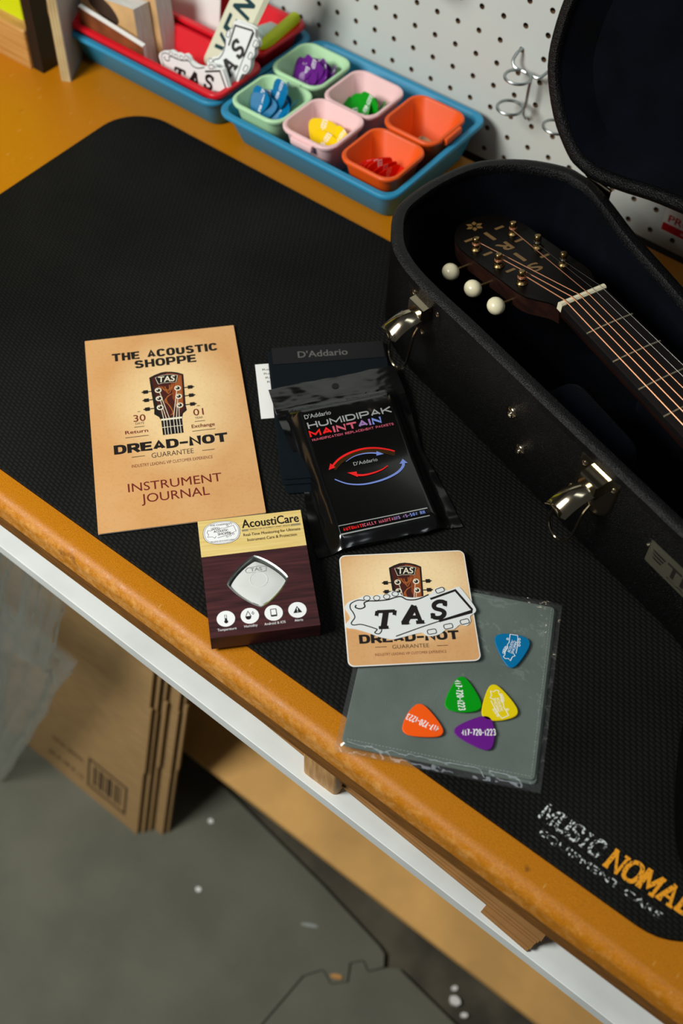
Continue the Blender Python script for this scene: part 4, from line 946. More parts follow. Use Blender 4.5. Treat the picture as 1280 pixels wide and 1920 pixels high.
tub('plastic_tray', 'blue plastic tray holding the six coloured cups', 'tray', 0.110, 0.3375, 0.0095, 0.183, 0.0, 0.042, 0.008, 0.0145, 'tray_blue', 0.018)
tub('plastic_tray', 'blue plastic tray under the red baskets at the left', 'tray', -0.123, 0.1075, 0.0125, 0.183, 0.0, 0.042, 0.008, 0.0145, 'tray_blue', 0.018)
tub('plastic_basket', 'front red basket with pads and stickers in the left blue tray', 'basket', -0.1125, 0.1095, 0.0165, 0.0930, 0.0035, 0.0475, 0.014, 0.0120, 'basket_red', 0.012)
tub('plastic_basket', 'rear red basket with white cards and the green marker', 'basket', -0.1125, 0.1010, 0.0935, 0.1780, 0.0035, 0.0535, 0.012, 0.0120, 'basket_red', 0.012)
cups = {}
CUPH = 0.049
for nm, cx, cy, m, lab, side in (('mint', 0.1525, 0.0535, 'mint', 'mint green cup of blue picks at the front left of the tray', 0), ('mintb', 0.1475, 0.1240, 'mint', 'mint green cup of purple picks at the back left of the tray', 1),
                           ('pink', 0.2205, 0.0520, 'pink', 'pink cup of yellow picks at the front middle of the tray', 1), ('pinkb', 0.2205, 0.1200, 'pink', 'pink cup of green picks at the back middle of the tray', 0),
                           ('or', 0.2945, 0.0535, 'orange_cup', 'orange cup of red picks at the front right of the tray', 0), ('orb', 0.2940, 0.1250, 'orange_cup', 'orange cup with one beige pick at the back right of the tray', 2)):
    s = 0.0338
    c = tub('silicone_cup', lab, 'cup', cx-s, cx+s, cy-s, cy+s, 0.0032, CUPH+(0.002 if nm == 'pink' else 0), 0.0085, 0.0085, m, 0.016, 0.0022, 0.0022, 0.0045, 'silicone cups in the blue tray', 'cup_body')
    cups[nm] = (cx, cy)
    def tab(f):
        MB().loft([[f(u, d, z) for u, d in rr(-0.0135*k, 0.0135*k, -0.002, 0.0036*q, 0.0015, 3)] for z, k, q in ((CUPH-0.0085, 0.96, 0.7), (CUPH-0.0070, 1, 1), (CUPH-0.0018, 1, 1), (CUPH-0.0008, 0.97, 0.8))]).build('pull_tab', m, c, smooth=True)
    if side == 1: tab(lambda u, d, z: (u, -s-d, z))
    if side == 2: tab(lambda u, d, z: (s+d, -u, z))
def heap(cup, m, low, group, spots, top):
    cx, cy = cups[cup]; proto = None; zt = max(q[2] for q in spots)
    for k, (dx, dy, z, rx, ry, rz) in enumerate(spots):
        label = (top if z == zt else low) if isinstance(low, str) else low[0 if rx > 50 else 1]
        if proto is None:
            proto = thing('guitar_pick', label, 'guitar pick', (0, 0, 0), 0, group)
            proto.scale = (1.15, 1.15, 1.15); pick_mesh().build('pick_body', m, proto, smooth=True)
            a = Art(); grot(a, '417-720-1223', -12, 12, 0, 4.8, 'ink_white', 0.7, rot=PI/2); a.build('print', proto, lambda x, y, z: (x*.001, y*.001, 0.0009+z*.0005))
            o = proto; o.location = (cx+dx*.001, cy+dy*.001, z*.001); o.rotation_euler = (R(rx), R(ry), R(rz))
        else: copy_tree(proto, (cx+dx*.001, cy+dy*.001, z*.001), (R(rx), R(ry), R(rz)), label)
heap('mint', 'pick_blue', 'blue pick lower in the heap in the front mint green cup', 'blue picks in the front mint cup',
     [(-13, -8, 42, 62, 0, -20), (-6, -12, 40, 58, 10, 10), (-9, 2, 36, 60, 0, 30), (2, 6, 50, 62, -8, -25), (6, 8, 47, 65, 10, -60), (10, -2, 39, 55, 0, -35), (2, -10, 33, 48, 0, 5), (8, -12, 28, 30, 12, 50), (14, 6, 35, 60, 0, -80), (-2, 10, 34, 70, 0, 10)], 'topmost blue pick of the heap in the front mint green cup')
heap('mintb', 'pick_purple', 'purple pick lower in the heap in the rear mint green cup', 'purple picks in the rear mint cup',
     [(-13, -4, 36, 60, 0, -25), (-6, 0, 39, 66, 12, -30), (-3, -8, 34, 68, 0, -5), (2, -2, 42, 72, 0, -10), (6, -10, 31, 55, 0, 15), (8, 2, 40, 60, 10, -45), (13, -4, 34, 55, -10, 30), (14, 6, 36, 50, 0, -60), (1, 8, 35, 60, 0, 5), (-8, 8, 33, 55, 0, 20)], 'topmost purple pick of the heap in the rear mint green cup')
heap('pink', 'pick_yellow', 'yellow pick lower in the heap in the front pink cup', 'yellow picks in the front pink cup',
     [(-5, 2, 35, 38, 4, 20), (-3, -8, 26, 22, 0, -15), (4, -9, 31, 30, 10, 5), (13, 3, 33, 48, 0, -30), (6, -2, 25, 10, 8, 80), (0, 8, 24, 15, 0, 40)], 'topmost yellow pick of the heap in the front pink cup')
heap('pinkb', 'pick_green', 'green pick lower in the heap in the rear pink cup', 'green picks in the rear pink cup',
     [(-12, 0, 24, 22, 8, 30), (-8, -8, 21, 15, 0, 80), (-6, 4, 27, 35, 0, 10), (4, -2, 34, 64, 0, -20), (8, -6, 28, 75, 0, -60), (11, 0, 29, 70, 10, -50), (14, 4, 27, 60, 0, -65), (2, -9, 22, 30, 0, 60)], 'topmost green pick of the heap in the rear pink cup')
heap('or', 'pick_red', ('red pick standing on edge in the front orange cup', 'red pick lying flat at the bottom of the front orange cup'), 'red picks in the front orange cup',
     [(-11, -6, 24, 78, 0, 62), (-7.5, -6, 25, 76, 0, 64), (-4, -4, 27, 78, 0, 66), (-0.5, -3, 28, 80, 0, 70), (3.5, -3, 28, 98, 0, 72), (7, -3, 27, 104, 0, 74), (8, 6, 20, 22, 0, 20), (10, -2, 17, 14, 8, -20), (0, -9, 14, 6, 0, 30), (6, -11, 13, 4, 0, 80), (-4, 8, 15, 10, 0, 0)], '')
cx, cy = cups['orb']
o = thing('guitar_pick', 'single beige mottled pick in the rear orange cup', 'guitar pick', (cx+0.008, cy-0.012, 0.022), 0, rot=(R(52), 0, R(-15)))
pick_mesh().build('pick_body', 'pick_beige', o, smooth=True)
o = thing('guitar_pick', 'second beige pick lying below in the rear orange cup', 'guitar pick', (cx+0.012, cy-0.005, 0.012), 0, rot=(R(20), R(10), R(40)))
pick_mesh().build('pick_body', 'pick_beige', o, smooth=True)

# contents of the red baskets
def pad(x0, x1, y0, y1, z0, z1, tilt, label, art=False, cover='pad_tan'):
    t = thing('paper_pad', label, 'pad', (x1, y0, z0), 0, 'pads standing in the front red basket', rot=(R(-3), R(tilt), 0))
    wd, d, h = x1-x0, y1-y0, z1-z0
    MB().box(-wd, 0, 0.0006, d-0.0006, 0, h).build('page_block', 'paper_edge', t)
    MB().box(-wd, -0.0003, 0.0, 0.0006, 0, h).build('front_cover', cover, t)
    MB().box(-wd, -0.0003, d-0.0006, d, 0, h).build('back_cover', cover, t)
    if art:
        a = Art(); a.poly(catmull([(-62, 84), (-44, 78), (-32, 70), (-26, 58), (-38, 52), (-56, 60), (-70, 70)], 4), 'ink_charcoal'); a.build('cover_print', t, lambda x, y, z: (x*.001, -z*.001, y*.001))
pad(-0.100, -0.017, 0.0365, 0.0600, 0.0080, 0.0860, -7, 'nearer tan covered pad standing in the front red basket', True)
pad(-0.100, -0.008, 0.0615, 0.0840, 0.0080, 0.0950, -7, 'rear tan covered pad standing against the basket divider')
lf = thing('leaflet', 'thin white edged brown leaflet leaning at the front of the red basket', 'leaflet', (-0.006, 0.0295, 0.010), 0, rot=(R(6), R(6), 0))
MB().box(-0.094, 0, 0, 0.0045, 0, 0.0520).build('page_block', 'paper', lf)
MB().box(-0.094, 0.0001, -0.0006, 0.0, 0, 0.0505).build('cover', 'pad_brown', lf)
for k, (x0, x1, y, h, lab) in enumerate(((-0.070, 0.006, 0.128, 0.125, 'white card standing in the rear red basket, nearest the pads'), (-0.052, 0.0165, 0.120, 0.135, 'white card standing in the rear red basket, nearest the cream sticker'))):
    o = MB().bbox(x0, x1, 0, 0.0018, 0, h, 0.0006).build('white_card', 'paper'); o.location = (0, y, 0.0075); o.rotation_euler = (R(-8), 0, 0); tag(o, lab, 'card', 'white cards in the rear basket')
def axes(X, Y, zup=False):
    """Euler angles of a frame whose first axis is X and second (or third, zup) leans along Y"""
    X = Vector(X).normalized(); Y = Vector(Y); Y = (Y-X*Y.dot(X)).normalized()
    if zup: cols = (X, Y.cross(X), Y)
    else: cols = (X, Y, X.cross(Y))
    return Matrix([[c[i] for c in cols] for i in range(3)]).to_euler()
# cream sticker stack with dark letters, standing on its end
vs_ = thing('sticker_stack', 'tall cream sticker with dark green letters leaning in the baskets', 'sticker', (0.0530, 0.0800, 0.0360), 0)
vs_.rotation_euler = axes((0.93, -0.05, -0.36), (0.40, 0.20, 0.89), True)
for k in range(4):
    MB().loft([[(x+0.0012*k, y, z) for x, z in rr(-0.0175, 0.0175, -0.012, 0.125, 0.006, 3)] for y in (k*0.0009, k*0.0009+0.0008)]).build('sticker_sheet', 'sticker_cream', vs_)
a = Art()
for s_, y0 in (('V', 12), ('E', 38), ('N', 66), ('E', 94)):
    a.text(s_, -10.5, 10.5, y0, y0+22, 'teal_ink', 0.05, rot=PI/2)
a.build('lettering', vs_, lambda x, y, z: (x*.001, -z*.001, y*.001))
# stacks of white headstock stickers
for loc, X_, Y_, lab, nl in (((0.0830, 0.0620, 0.0590), (0.40, 0.42, 0.78), (-0.75, 0.10, 0.40), 'stack of white TAS headstock stickers standing at the basket corner', 6), ((0.0560, 0.0430, 0.0480), (1, 0, 0.07), (0, 0.20, 0.98), 'stack of white TAS headstock stickers lying low at the basket front', 4)):
    t = thing('sticker_stack', lab, 'sticker', loc, 0, 'headstock sticker stacks in the front basket')
    t.rotation_euler = axes(X_, Y_)
    headstock_sticker(t, 0.0013, nl)
mk = thing('marker_pen', 'lime green marker lying across the rear red basket', 'marker', (0.0935, 0.1190, 0.0610), R(96))
MB().loft([[(x, y, z) for y, z in rr(-0.0052, 0.0052, -0.0062, 0.0062, 0.003, 3)] for x in (0.0, 0.052)]).build('barrel', 'lime', mk, smooth=True)
MB().loft([[(x, y*s_, z*s_) for y, z in rr(-0.0052, 0.0052, -0.0062, 0.0062, 0.003, 3)] for x, s_ in ((0.0, 0.98), (-0.012, 0.7), (-0.016, 0.35))]).build('cap', 'lime', mk, smooth=True)
o = MB().bbox(-0.016, 0.016, -0.012, 0.012, 0, 0.036, 0.002).build('small_tin', 'teal_tin'); o.location = (0.066, 0.156, 0.0085); o.rotation_euler = (0, 0, R(-20)); tag(o, 'small pale teal tin in the rear red basket', 'tin')
o = MB().bbox(-0.010, 0.010, -0.010, 0.010, 0, 0.034, 0.002).build('small_carton', 'rust'); o.location = (0.0765, 0.1215, 0.0085); o.rotation_euler = (0, 0, R(12)); tag(o, 'small rust orange carton beside the lime green marker', 'carton')

# ------------------------------------------------------------------ pieces at the far left of the bench
o = MB().bbox(-0.45, -0.136, -0.0225, 0.07, 0.0002, 0.047, 0.002).build('timber_beam', 'pine'); tag(o, 'pale pine timber lying on the bench left of the black post', 'timber')
o = MB().bbox(-0.45, -0.150, -0.0090, 0.012, 0.0471, 0.30, 0.002).build('lime_folder', 'lime'); tag(o, 'lime green folder standing on the pine timber', 'folder')
o = MB().bbox(-0.1352, -0.1195, -0.0190, 0.0030, 0.0002, 0.55, 0.0008).build('black_post', 'black_post'); tag(o, 'square black upright post at the left of the bench', 'post')
pl = thing('plywood_board', 'white faced plywood board standing on edge beside the black post', 'board', (-0.0902, -0.0136, 0.0002), R(119.4))
mb = MB(); mb.mi = 0
for k in range(3): mb.box(0, 0.205, -0.0050+k*0.0034, -0.0050+k*0.0034+0.0031, 0, 0.45)
mb.build('plies', 'ply_edge', pl)
MB().box(0.0006, 0.205, -0.0058, -0.0050, 0, 0.45).build('white_face', 'ply_face', pl)

# ------------------------------------------------------------------ pegboard fittings
def peg_pt(i, j, out=0.0): return PEG0 + PX*(i*P) + Vector((0, 0, -j*P)) - PN*out
hk = thing('ring_hook', 'zinc double ring tool holder hung on the pegboard', 'pegboard hook', (0.3565, 0.1905, 0.123), -0.0104)
mb = MB()
def hook_wire(path): mb.tube(catmull(path, 5, False), 0.0016, 8)
hook_wire([(0, 0.004, 0.001), (-0.001, -0.006, 0.0), (-0.002, -0.011, -0.007), (0.003, -0.013, -0.0115), (0.013, -0.013, -0.0115), (0.022, -0.012, -0.013), (0.030, -0.010, -0.012), (0.036, 0.004, -0.004)])
mb.build('cross_wire', 'zinc', hk, smooth=True)
MB().tube([(0.0215, -0.012, -0.0115), (0.0215, -0.0135, -0.030), (0.0215, -0.0135, -0.046), (0.0190, -0.013, -0.051)], 0.0016, 8).build('stem_wire', 'zinc', hk, smooth=True)
for zc_ in (-0.0145, -0.0500):
    MB().tube([(0.0110+(0.003 if zc_ > -0.03 else 0.0)+0.0125*math.cos(t), -0.026+0.0135*math.sin(t), zc_+0.004-0.001*math.sin(t)) for t in [2*PI*k/26 for k in range(26)]], 0.0016, 8, True).build('ring', 'zinc', hk, smooth=True)
MB().tube([(0.0185, 0.004, -0.0680), (0.0185, -0.003, -0.0680), (0.0190, -0.010, -0.059), (0.0200, -0.013, -0.048)], 0.0012, 8).build('lower_prong', 'zinc', hk, smooth=True)
hk2 = thing('ring_hook', 'zinc ring hook half hidden behind the open case lid', 'pegboard hook', (0.418, 0.1895, 0.075), -0.0104)
MB().tube([(0.0125*math.cos(t), -0.020+0.0125*math.sin(t), -0.001*math.sin(t)) for t in [2*PI*k/26 for k in range(26)]], 0.0015, 8, True).build('ring', 'zinc', hk2, smooth=True)
MB().tube([(0.0, 0.004, 0.002), (0.0, -0.006, 0.0)], 0.0015, 8).build('prong', 'zinc', hk2, smooth=True)
# label stuck to the pegboard, lower right
lb = thing('wall_label', 'white and red printed label on the pegboard below the open lid', 'label', (0.5435, 0.1896, 0.0030), -0.0104)
MB().box(0, 0.075, -0.0005, 0, -0.0015, 0.030).build('label_sheet', 'paper', lb)
a = Art(); a.poly([(0.6, 0), (74, 0), (74, 9.2), (0.6, 9.2)], 'label_red'); a.text('PROTECT', 5, 66, 12, 20, 'label_red', 0.04); a.layer = 1; a.text('HANDLE WITH CARE', 22, 66, 3, 6, 'ink_white', 0.02)
a.build('lettering', lb, lambda x, y, z: (x*.001, -0.0005-z*.0005, y*.001))
# tool hung above the frame whose foot just dips into view
o = MB().loft([[(0.021*s_*math.cos(2*PI*k/20), 0.021*s_*math.sin(2*PI*k/20)-0.035, z) for k in range(20)] for s_, z in ((0.5, 0.0), (0.9, 0.004), (1.0, 0.014), (1.0, 0.09))]).build('hanging_cup', 'black_post', smooth=True)
o.location = (0.2545, 0.1915, 0.176); tag(o, 'dark round holder hanging on the pegboard just above the frame', 'tool holder')

# ------------------------------------------------------------------ guitar case
NUT = Vector((0.5775, -0.063, 0.0)); GA = R(-22.0)
gx = Vector((math.cos(GA), math.sin(GA), 0)); gy = Vector((-gx.y, gx.x, 0))
def ax(s, p): q = NUT + gx*s + gy*p; return (q.x, q.y)
neck_f = [(0.4125, -0.0985), (0.433, -0.1165), (0.465, -0.131), (0.52, -0.1475), (0.5734, -0.164), (0.6634, -0.1919), (0.733, -0.2134), (0.783, -0.2290)]
flare_f = [(0.803, -0.2440), (0.8145, -0.2700), (0.8235, -0.2965), (0.8350, -0.3250), (0.8500, -0.3555), (0.8640, -0.3760), (0.8840, -0.3920)]
body = [ax(0.46, -0.196), ax(0.53, -0.192), ax(0.60, -0.186), ax(0.68, -0.205), ax(0.76, -0.216), ax(0.83, -0.196), ax(0.875, -0.13), ax(0.888, 0.0), ax(0.875, 0.13), ax(0.83, 0.196), ax(0.76, 0.216), ax(0.68, 0.205), ax(0.60, 0.186), ax(0.53, 0.192), ax(0.46, 0.196), ax(0.41, 0.182), ax(0.37, 0.150), ax(0.335, 0.113), ax(0.295, 0.088)]
neck_b = [(0.795, -0.062), (0.740, -0.050), (0.690, -0.0245), (0.634, 0.0060), (0.574, 0.0370), (0.540, 0.0580), (0.514, 0.0725), (0.495, 0.0775), (0.477, 0.0775), (0.4438, 0.0630), (0.413, 0.0345), (0.3985, 0.0), (0.3925, -0.035), (0.394, -0.068)]
OUT = catmull(neck_f + flare_f + body + neck_b, 4)
if area2(OUT) < 0: OUT = OUT[::-1]
CB, CH, WALL = MATZ+0.0005, 0.1135, 0.0105
IN = inset(OUT, WALL); IN2 = inset(OUT, WALL+0.004)
case = thing('guitar_case', 'open black textured guitar case with navy plush lining and nickel latches', 'guitar case', (0, 0, 0))
MB().loft([[(x, y, CB+0.003) for x, y in inset(OUT, 0.003)], [(x, y, CB+0.006) for x, y in OUT], [(x, y, CH-0.006) for x, y in OUT], [(x, y, CH-0.004) for x, y in inset(OUT, 0.0006)]], True, False).build('shell', 'case_vinyl', case, smooth=True)
mb = MB(); mb.loft([[(x, y, CH-0.010) for x, y in inset(OUT, 0.0002)], [(x, y, CH-0.010) for x, y in inset(OUT, -0.0006)], [(x, y, CH-0.003) for x, y in inset(OUT, -0.0008)], [(x, y, CH-0.0006) for x, y in inset(OUT, 0.0015)], [(x, y, CH) for x, y in inset(OUT, 0.0045)],
                    [(x, y, CH-0.0006) for x, y in inset(OUT, WALL-0.001)], [(x, y, CH-0.003) for x, y in inset(OUT, WALL+0.0008)], [(x, y, CH-0.010) for x, y in inset(OUT, WALL+0.0008)]], False, False)
mb.build('rim_binding', 'case_rim', case, smooth=True)
mb = MB(); mb.loft([[(x, y, CH-0.006) for x, y in inset(OUT, WALL)], [(x, y, CH-0.02) for x, y in IN2], [(x, y, 0.030) for x, y in inset(OUT, WALL+0.007)], [(x, y, 0.018) for x, y in inset(OUT, WALL+0.018)]], False, True)
mb.build('plush_lining', 'plush', case, smooth=True)
# neck cradle pads inside
def cradle(s0, s1, p0, p1, z1):
    pts = [ax(s0, p0), ax(s1, p0), ax(s1, p1), ax(s0, p1)]
    b_ = []
    for zz, sc in ((0.0185, 1.0), (z1-0.01, 1.0), (z1-0.003, 0.95), (z1, 0.82)):
        c0 = Vector(ax((s0+s1)/2, (p0+p1)/2)); poly = []
        for x, y in rr(-(s1-s0)/2*sc, (s1-s0)/2*sc, -(p1-p0)/2*sc, (p1-p0)/2*sc, 0.012, 4):
            q = c0 + Vector((gx.x, gx.y))*x + Vector((gy.x, gy.y))*y; poly.append((q.x, q.y, zz))
        b_.append(poly)
    MB().loft(b_).build('neck_cradle', 'plush', case, smooth=True)
cradle(0.045, 0.135, -0.072, -0.032, 0.083)
cradle(0.055, 0.140, 0.034, 0.070, 0.080)
# lid: the base's outline mirrored over the hinge line and swung up
HA = R(-15.0); hd = Vector((math.cos(HA), math.sin(HA), 0)); hp = Vector((-hd.y, hd.x, 0))
H0 = Vector((0.500, 0.0670, CH+0.004))
LN = R(10); lv = hp*math.sin(LN) + Vector((0, 0, 1))*math.cos(LN); lw = hp*math.cos(LN) - Vector((0, 0, 1))*math.sin(LN)
LOUT = []
bmax = max((Vector((x, y, 0))-Vector((H0.x, H0.y, 0))).dot(hp) for x, y in OUT)
for x, y in OUT:
    d = Vector((x, y, 0))-Vector((H0.x, H0.y, 0)); LOUT.append((d.dot(hd), 0.0125-d.dot(hp)))
LOUT = LOUT[::-1]
lift = max(0.0, -min(p[1] for p in LOUT))
def LP(u, v, d): q = H0 + hd*u + lv*v + lw*d; return (q.x, q.y, q.z)
def LR(poly, d): return [LP(u, v, d) for u, v in poly]
LD = 0.036
MB().loft([LR(LOUT, 0.004), LR(LOUT, LD-0.004), LR(inset(LOUT, 0.004), LD)], False, True).build('lid_shell', 'case_vinyl', case, smooth=True)
MB().loft([LR(inset(LOUT, 0.0002), 0.010), LR(inset(LOUT, -0.0008), 0.009), LR(inset(LOUT, -0.0008), 0.003), LR(inset(LOUT, 0.0015), 0.0006), LR(inset(LOUT, 0.005), 0.0), LR(inset(LOUT, WALL-0.001), 0.0006), LR(inset(LOUT, WALL+0.001), 0.003), LR(inset(LOUT, WALL+0.001), 0.010)], False, False).build('lid_binding', 'case_rim', case, smooth=True)
MB().loft([LR(inset(LOUT, WALL), 0.005), LR(inset(LOUT, WALL+0.006), 0.016), LR(inset(LOUT, WALL+0.016), LD-0.005)], False, True).build('lid_lining', 'plush', case, smooth=True)
# hinge at the back of the headstock end
hg = MB(); hg.tube([H0 + hd*t + Vector((0, 0, -0.0035)) - hp*(-0.0105) for t in (-0.004, 0.026)], 0.0019, 10)
hg.add([tuple(H0+hd*t+hp*0.0115+Vector((0, 0, z))) for z in (-0.022, -0.003) for t in (-0.004, 0.026)], [(0, 1, 3, 2)])
hg.build('hinge', 'nickel', case, smooth=True)

# latches on the front side: local frame s along the side, o outwards, z up
fd = Vector((0.9552, -0.2959, 0)); fn = Vector((-0.2959, -0.9552, 0)); F0 = Vector((0.6494, -0.1858, 0))
def FP(s, o, z): q = F0 + fd*s + fn*o + Vector((0, 0, z)); return (q.x, q.y, q.z)
def latch(s0, zt, swing):
    L_ = lambda s, o, z: FP(s0+s, o+0.0012, zt+z)
    pts = [(0, 0), (0.041, 0), (0.041, -0.014)] + [(0.0205+0.0205*math.cos(-t), -0.026+0.0225*math.sin(-t)) for t in [R(15+150*k/10) for k in range(11)]] + [(0, -0.014)]
    pl_ = MB().prism(pts, 0, 0.0010, lambda x, y, z: L_(x, z, y)).build('latch_plate', 'nickel', case)
    hs_ = [(0.011, -0.004), (0.030, -0.004), (0.030, -0.020), (0.011, -0.020)]
    MB().loft([[L_(x, 0.001, z) for x, z in hs_], [L_(x, 0.011, z-0.001) for x, z in hs_], [L_(0.0205+(x-0.0205)*.9, 0.0125, -0.012+(z+0.012)*.8) for x, z in hs_]]).build('latch_housing', 'nickel', pl_)
    rings = []
    for k in range(13):
        t = k/12; o_ = 0.0115+0.029*t; zc = -0.0115-0.0175*t+0.004*math.sin(PI*t)
        if t > 0.86: zc += (t-0.86)*0.065
        hw_ = 0.0093+0.0012*t - (0.0025 if t > .9 else 0); ring = []
        for m_ in range(9):
            u = -1+m_/4; ring.append(L_(0.0205+swing*t+u*hw_, o_, zc-0.0045*(u*u)))
        for m_ in range(8, -1, -1):
            u = -1+m_/4; ring.append(L_(0.0205+swing*t+u*hw_*.94, o_, zc-0.0011-0.0045*(u*u)))
        rings.append(ring)
    MB().loft(rings).build('latch_lever', 'nickel', pl_, smooth=True)
    w_ = catmull([(0.0095, 0.016, -0.019), (0.0085+swing*.6, 0.019, -0.032), (0.0065+swing, 0.021, -0.062), (0.0100+swing, 0.022, -0.074), (0.0185+swing, 0.022, -0.078), (0.0260+swing, 0.022, -0.073), (0.0305+swing*.8, 0.021, -0.060), (0.0315+swing*.5, 0.019, -0.032), (0.0315, 0.016, -0.019)], 5, False)
    MB().tube([L_(*q) for q in w_], 0.0013, 8).build('latch_loop', 'nickel', pl_, smooth=True)
    for x, z in ((0.0048, -0.009), (0.0362, -0.009), (0.0205, -0.042)):
        c_ = Vector(L_(x, 0.0008, z)); q = fn.to_track_quat('Z', 'Y').to_matrix().to_4x4(); q.translation = c_
        MB().lathe([(0.0030, 0.0), (0.0030, 0.0006), (0.0020, 0.0015), (0.0004, 0.0019)], 12, q).build('rivet', 'nickel', pl_, smooth=True)
latch(-0.2035, 0.1075, -0.004)
latch(0.0095, 0.1020, -0.004)
for s_, z_ in ((-0.0669, 0.0718), (-0.0500, 0.0418)):
    q = fn.to_track_quat('Z', 'Y').to_matrix().to_4x4(); q.translation = Vector(FP(s_, 0.0004, z_))
    MB().lathe([(0.0062, 0.0), (0.0062, 0.0010), (0.0050, 0.0026), (0.0034, 0.0030), (0.0028, 0.0046), (0.0006, 0.0052)], 18, q).build('stud', 'nickel', case, smooth=True)
bd = MB().prism(rr(0.0842, 0.176, 0.0575, 0.0832, 0.008, 5), 0, 0.0012, lambda x, y, z: FP(x, z+0.0004, y)).build('maker_badge', 'badge_metal', case)
a = Art()
for k in range(3):
    y = 75.6-k*3.6; a.poly([(93.5+k*.6, y), (107.5-k*1.2, y), (106.5-k*1.2, y-2.3), (96.0+k*.6, y-2.3)], 'ink_black')
a.text('TKL', 109, 150, 64.6, 76.4, 'ink_black', 0.05); a.text('CASES', 112, 148, 60.4, 62.4, 'ink_black', 0.01)
a.build('badge_lettering', bd, lambda x, y, z: FP(x*.001, 0.0016+z*.001, y*.001))
q = fn.to_track_quat('Z', 'Y').to_matrix().to_4x4(); q.translation = Vector(FP(0.0888, 0.0016, 0.0745))
MB().lathe([(0.0019, 0.0), (0.0016, 0.0009), (0.0004, 0.0013)], 12, q).build('badge_rivet', 'nickel', bd, smooth=True)

# ------------------------------------------------------------------ guitar lying in the case (frame: s along the neck towards the body, p to its treble side)
gt = thing('acoustic_guitar', 'acoustic guitar with black headstock and cream tuner buttons in the case', 'guitar', (NUT.x, NUT.y, 0.0), GA)
FZ = 0.1180                                          # fingerboard face
tilt = R(13)
def HP(s, p, h):                                     # headstock frame, s negative towards the tip, h above its face
    return (s*math.cos(tilt) - h*math.sin(tilt)*-1*-1, p, FZ-0.0035 + s*math.sin(tilt) + h*math.cos(tilt))
hs = [(0.0, -0.0222), (-0.010, -0.0235), (-0.022, -0.0300), (-0.034, -0.0345), (-0.06, -0.0345), (-0.10, -0.0340), (-0.128, -0.0325), (-0.147, -0.0250), (-0.159, -0.0120), (-0.1632, 0.003), (-0.160, 0.0180), (-0.149, 0.0300), (-0.130, 0.0350), (-0.10, 0.0345), (-0.06, 0.0335), (-0.034, 0.0330), (-0.022, 0.0290), (-0.010, 0.0235), (0.0, 0.0222)]
hp_ = catmull(hs, 4, False)
if area2(hp_) < 0: hp_ = hp_[::-1]
mb = MB(); mb.prism(hp_, -0.0155, -0.0014, HP); hst = mb.build('headstock', 'mahogany', gt, smooth=False)
MB().prism(hp_, -0.0014, 0.0, HP).build('headstock_face', 'headstock_black', gt)
a = Art()
for k in range(6):
    t = R(30+60*k); ca, sa = math.cos(t), math.sin(t); a.poly([(-150+ca*u-sa*v, -1.5+sa*u+ca*v) for u, v in ((1.5, 0), (5, -2.3), (8.5, 0), (5, 2.3))], 'ink_gold')
for s_, c, wd, h in (('I', -127, 3.6, 15), ('R', -104.5, 12, 13), ('I', -82.5, 3.6, 15), ('S', -61.5, 11.5, 12)):
    a.text(s_, c-wd/2, c+wd/2, -h/2-1.6+0, h/2-1.6, 'ink_gold', 0.05, rot=-PI/2+PI) if False else a.text(s_, c-wd/2, c+wd/2, -h/2-0.8, h/2-0.8, 'ink_gold', 0.05, rot=-PI/2)
for s_, p_ in ((-133, -19), (-104, -19.3), (-70, -19.7), (-134, 14.2), (-105.5, 15.2), (-71, 16.8)):
    a.poly([(s_-1.6, p_-4.5), (s_+1.6, p_-4.5), (s_+1.6, p_+4.5), (s_-1.6, p_+4.5)], 'ink_gold')
a.build('headstock_lettering', hst, lambda x, y, z: HP(x*.001, y*.001, 0.0001+z*.001))
# neck, fingerboard, nut, frets
mb = MB(); rings = []
for s_ in (0.0, 0.05, 0.15, 0.36):
    hwn = 0.0222+0.018*s_; rings.append([(s_, -hwn, FZ-0.0065)] + [(s_, hwn*math.cos(t), FZ-0.0065-0.0155*math.sin(t)) for t in [PI-PI*k/8 for k in range(1, 8)]] + [(s_, hwn, FZ-0.0065)])
mb.loft(rings); mb.build('neck', 'mahogany', gt, smooth=True)
mb = MB(); rings = []
for s_ in (0.003, 0.2, 0.44):
    hwn = 0.0222+0.018*s_; rings.append([(s_, -hwn, FZ-0.0063), (s_, hwn, FZ-0.0063), (s_, hwn, FZ-0.0006), (s_, hwn*.5, FZ), (s_, -hwn*.5, FZ), (s_, -hwn, FZ-0.0006)])
mb.loft(rings); fbd = mb.build('fingerboard', 'ebony', gt)
MB().loft([[(s_+0.0001, p, z) for s_, z in ((-0.0025, FZ-0.006), (0.0028, FZ-0.006), (0.0028, FZ+0.0010), (0.0012, FZ+0.0022), (-0.0012, FZ+0.0020), (-0.0025, FZ+0.0008))] for p in (-0.0226, -0.0222, 0.0222, 0.0226)]).build('nut', 'bone', gt)
SC = 0.6477
for k in range(1, 15):
    s_ = SC*(1-2**(-k/12)); hwn = 0.0222+0.018*s_
    MB().tube([(s_, -hwn, FZ-0.0003), (s_, -hwn*.5, FZ+0.0004), (s_, hwn*.5, FZ+0.0004), (s_, hwn, FZ-0.0003)], 0.0009, 6).build('fret', 'fret_wire', fbd)
posts = [(-0.1159, -0.0230), (-0.0819, -0.0235), (-0.0482, -0.0240), (-0.0500, 0.0205), (-0.0860, 0.0205), (-0.1178, 0.0175)]
nutp = [-0.0178, -0.0103, -0.0036, 0.0036, 0.0106, 0.0178]
order = [2, 1, 0, 5, 4, 3]                            # string -> post
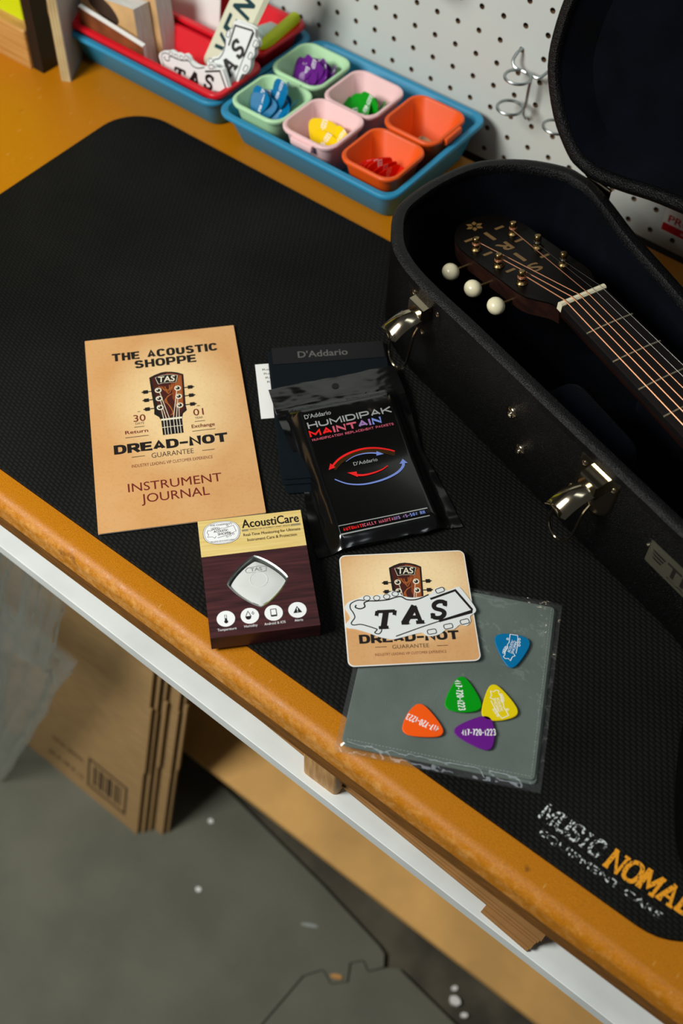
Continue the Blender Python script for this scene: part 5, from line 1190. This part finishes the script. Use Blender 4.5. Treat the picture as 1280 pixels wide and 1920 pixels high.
for k, pi in enumerate(order):
    s_, p_ = posts[pi]; rs = (0.00056, 0.00048, 0.00040, 0.00034, 0.00017, 0.00014)[k]
    start = HP(s_, p_ + (0.0026 if p_ < 0 else -0.0026), 0.0062)
    pth = [start, (-0.0010, nutp[k], FZ+0.0026), (0.002, nutp[k], FZ+0.0027), (0.642, nutp[k]*1.58, FZ+0.0072)]
    st_ = MB().tube(pth, rs, 6).build('string', 'copper_string' if k < 4 else 'plain_string', gt, smooth=True)
    wn = [HP(s_+0.0032*math.cos(t), p_+0.0032*math.sin(t), 0.0054+0.0016*t/(6*PI)) for t in [6*PI*j/40 for j in range(41)]]
    MB().tube(wn, rs, 6).build('string_winding', 'copper_string' if k < 4 else 'plain_string', st_, smooth=True)
for k, (s_, p_) in enumerate(posts):
    tn = MB(); sg = -1 if p_ < 0 else 1
    mx = Matrix(((math.cos(tilt), 0, -math.sin(tilt), 0), (0, 1, 0, 0), (math.sin(tilt), 0, math.cos(tilt), 0), (0, 0, 0, 1))); mx.translation = Vector(HP(s_, p_, 0))
    tn.lathe([(0.0052, 0.0), (0.0052, 0.0010), (0.0042, 0.0020), (0.0036, 0.0028), (0.0030, 0.0030), (0.0029, 0.0076), (0.0033, 0.0084), (0.0033, 0.0108), (0.0026, 0.0118), (0.0008, 0.0120)], 16, mx)
    tu = tn.build('tuner_post', 'brass_dark', gt, smooth=True)
    hb = -0.0120 if sg < 0 else -0.0180
    be = Vector(HP(s_, -0.0462 if sg < 0 else 0.0365, hb)); bs = Vector(HP(s_, sg*0.032, hb))
    MB().tube([bs, be], 0.0016, 8).build('tuner_shaft', 'brass_dark', tu, smooth=True)
    mb = MB(); rings = []
    for j in range(11):
        t = PI*j/10; rad_ = max(0.02, math.sin(t)); yy = -math.cos(t)*0.0075
        rings.append([(be.x+rad_*0.0083*math.cos(q), be.y+sg*0.004+yy*1.0, be.z+rad_*0.0074*math.sin(q)) for q in [2*PI*i/18 for i in range(18)]])
    mb.loft(rings); mb.build('tuner_button', 'cream_button', tu, smooth=True)
# body, hidden further along the case
gb = catmull([(0.37, -0.02), (0.385, -0.10), (0.43, -0.143), (0.50, -0.142), (0.58, -0.128), (0.68, -0.165), (0.77, -0.178), (0.83, -0.14), (0.852, 0.0), (0.83, 0.14), (0.77, 0.178), (0.68, 0.165), (0.58, 0.128), (0.50, 0.142), (0.43, 0.143), (0.385, 0.10), (0.37, 0.02)], 4)
MB().prism(gb, 0.022, FZ-0.008).build('body', 'spruce', gt)
MB().prism(circ(0.515, 0, 0.0495, 40), FZ-0.0079, FZ-0.0076).build('soundhole', 'dark_void', gt)
MB().loft([[(x, y, z) for x, y in rr(0.628, 0.662, -0.078, 0.078, 0.010, 4)] for z in (FZ-0.008, FZ+0.001)]).build('bridge', 'ebony', gt)
MB().box(0.640, 0.643, -0.037, 0.037, FZ+0.001, FZ+0.0066).build('saddle', 'bone', gt)
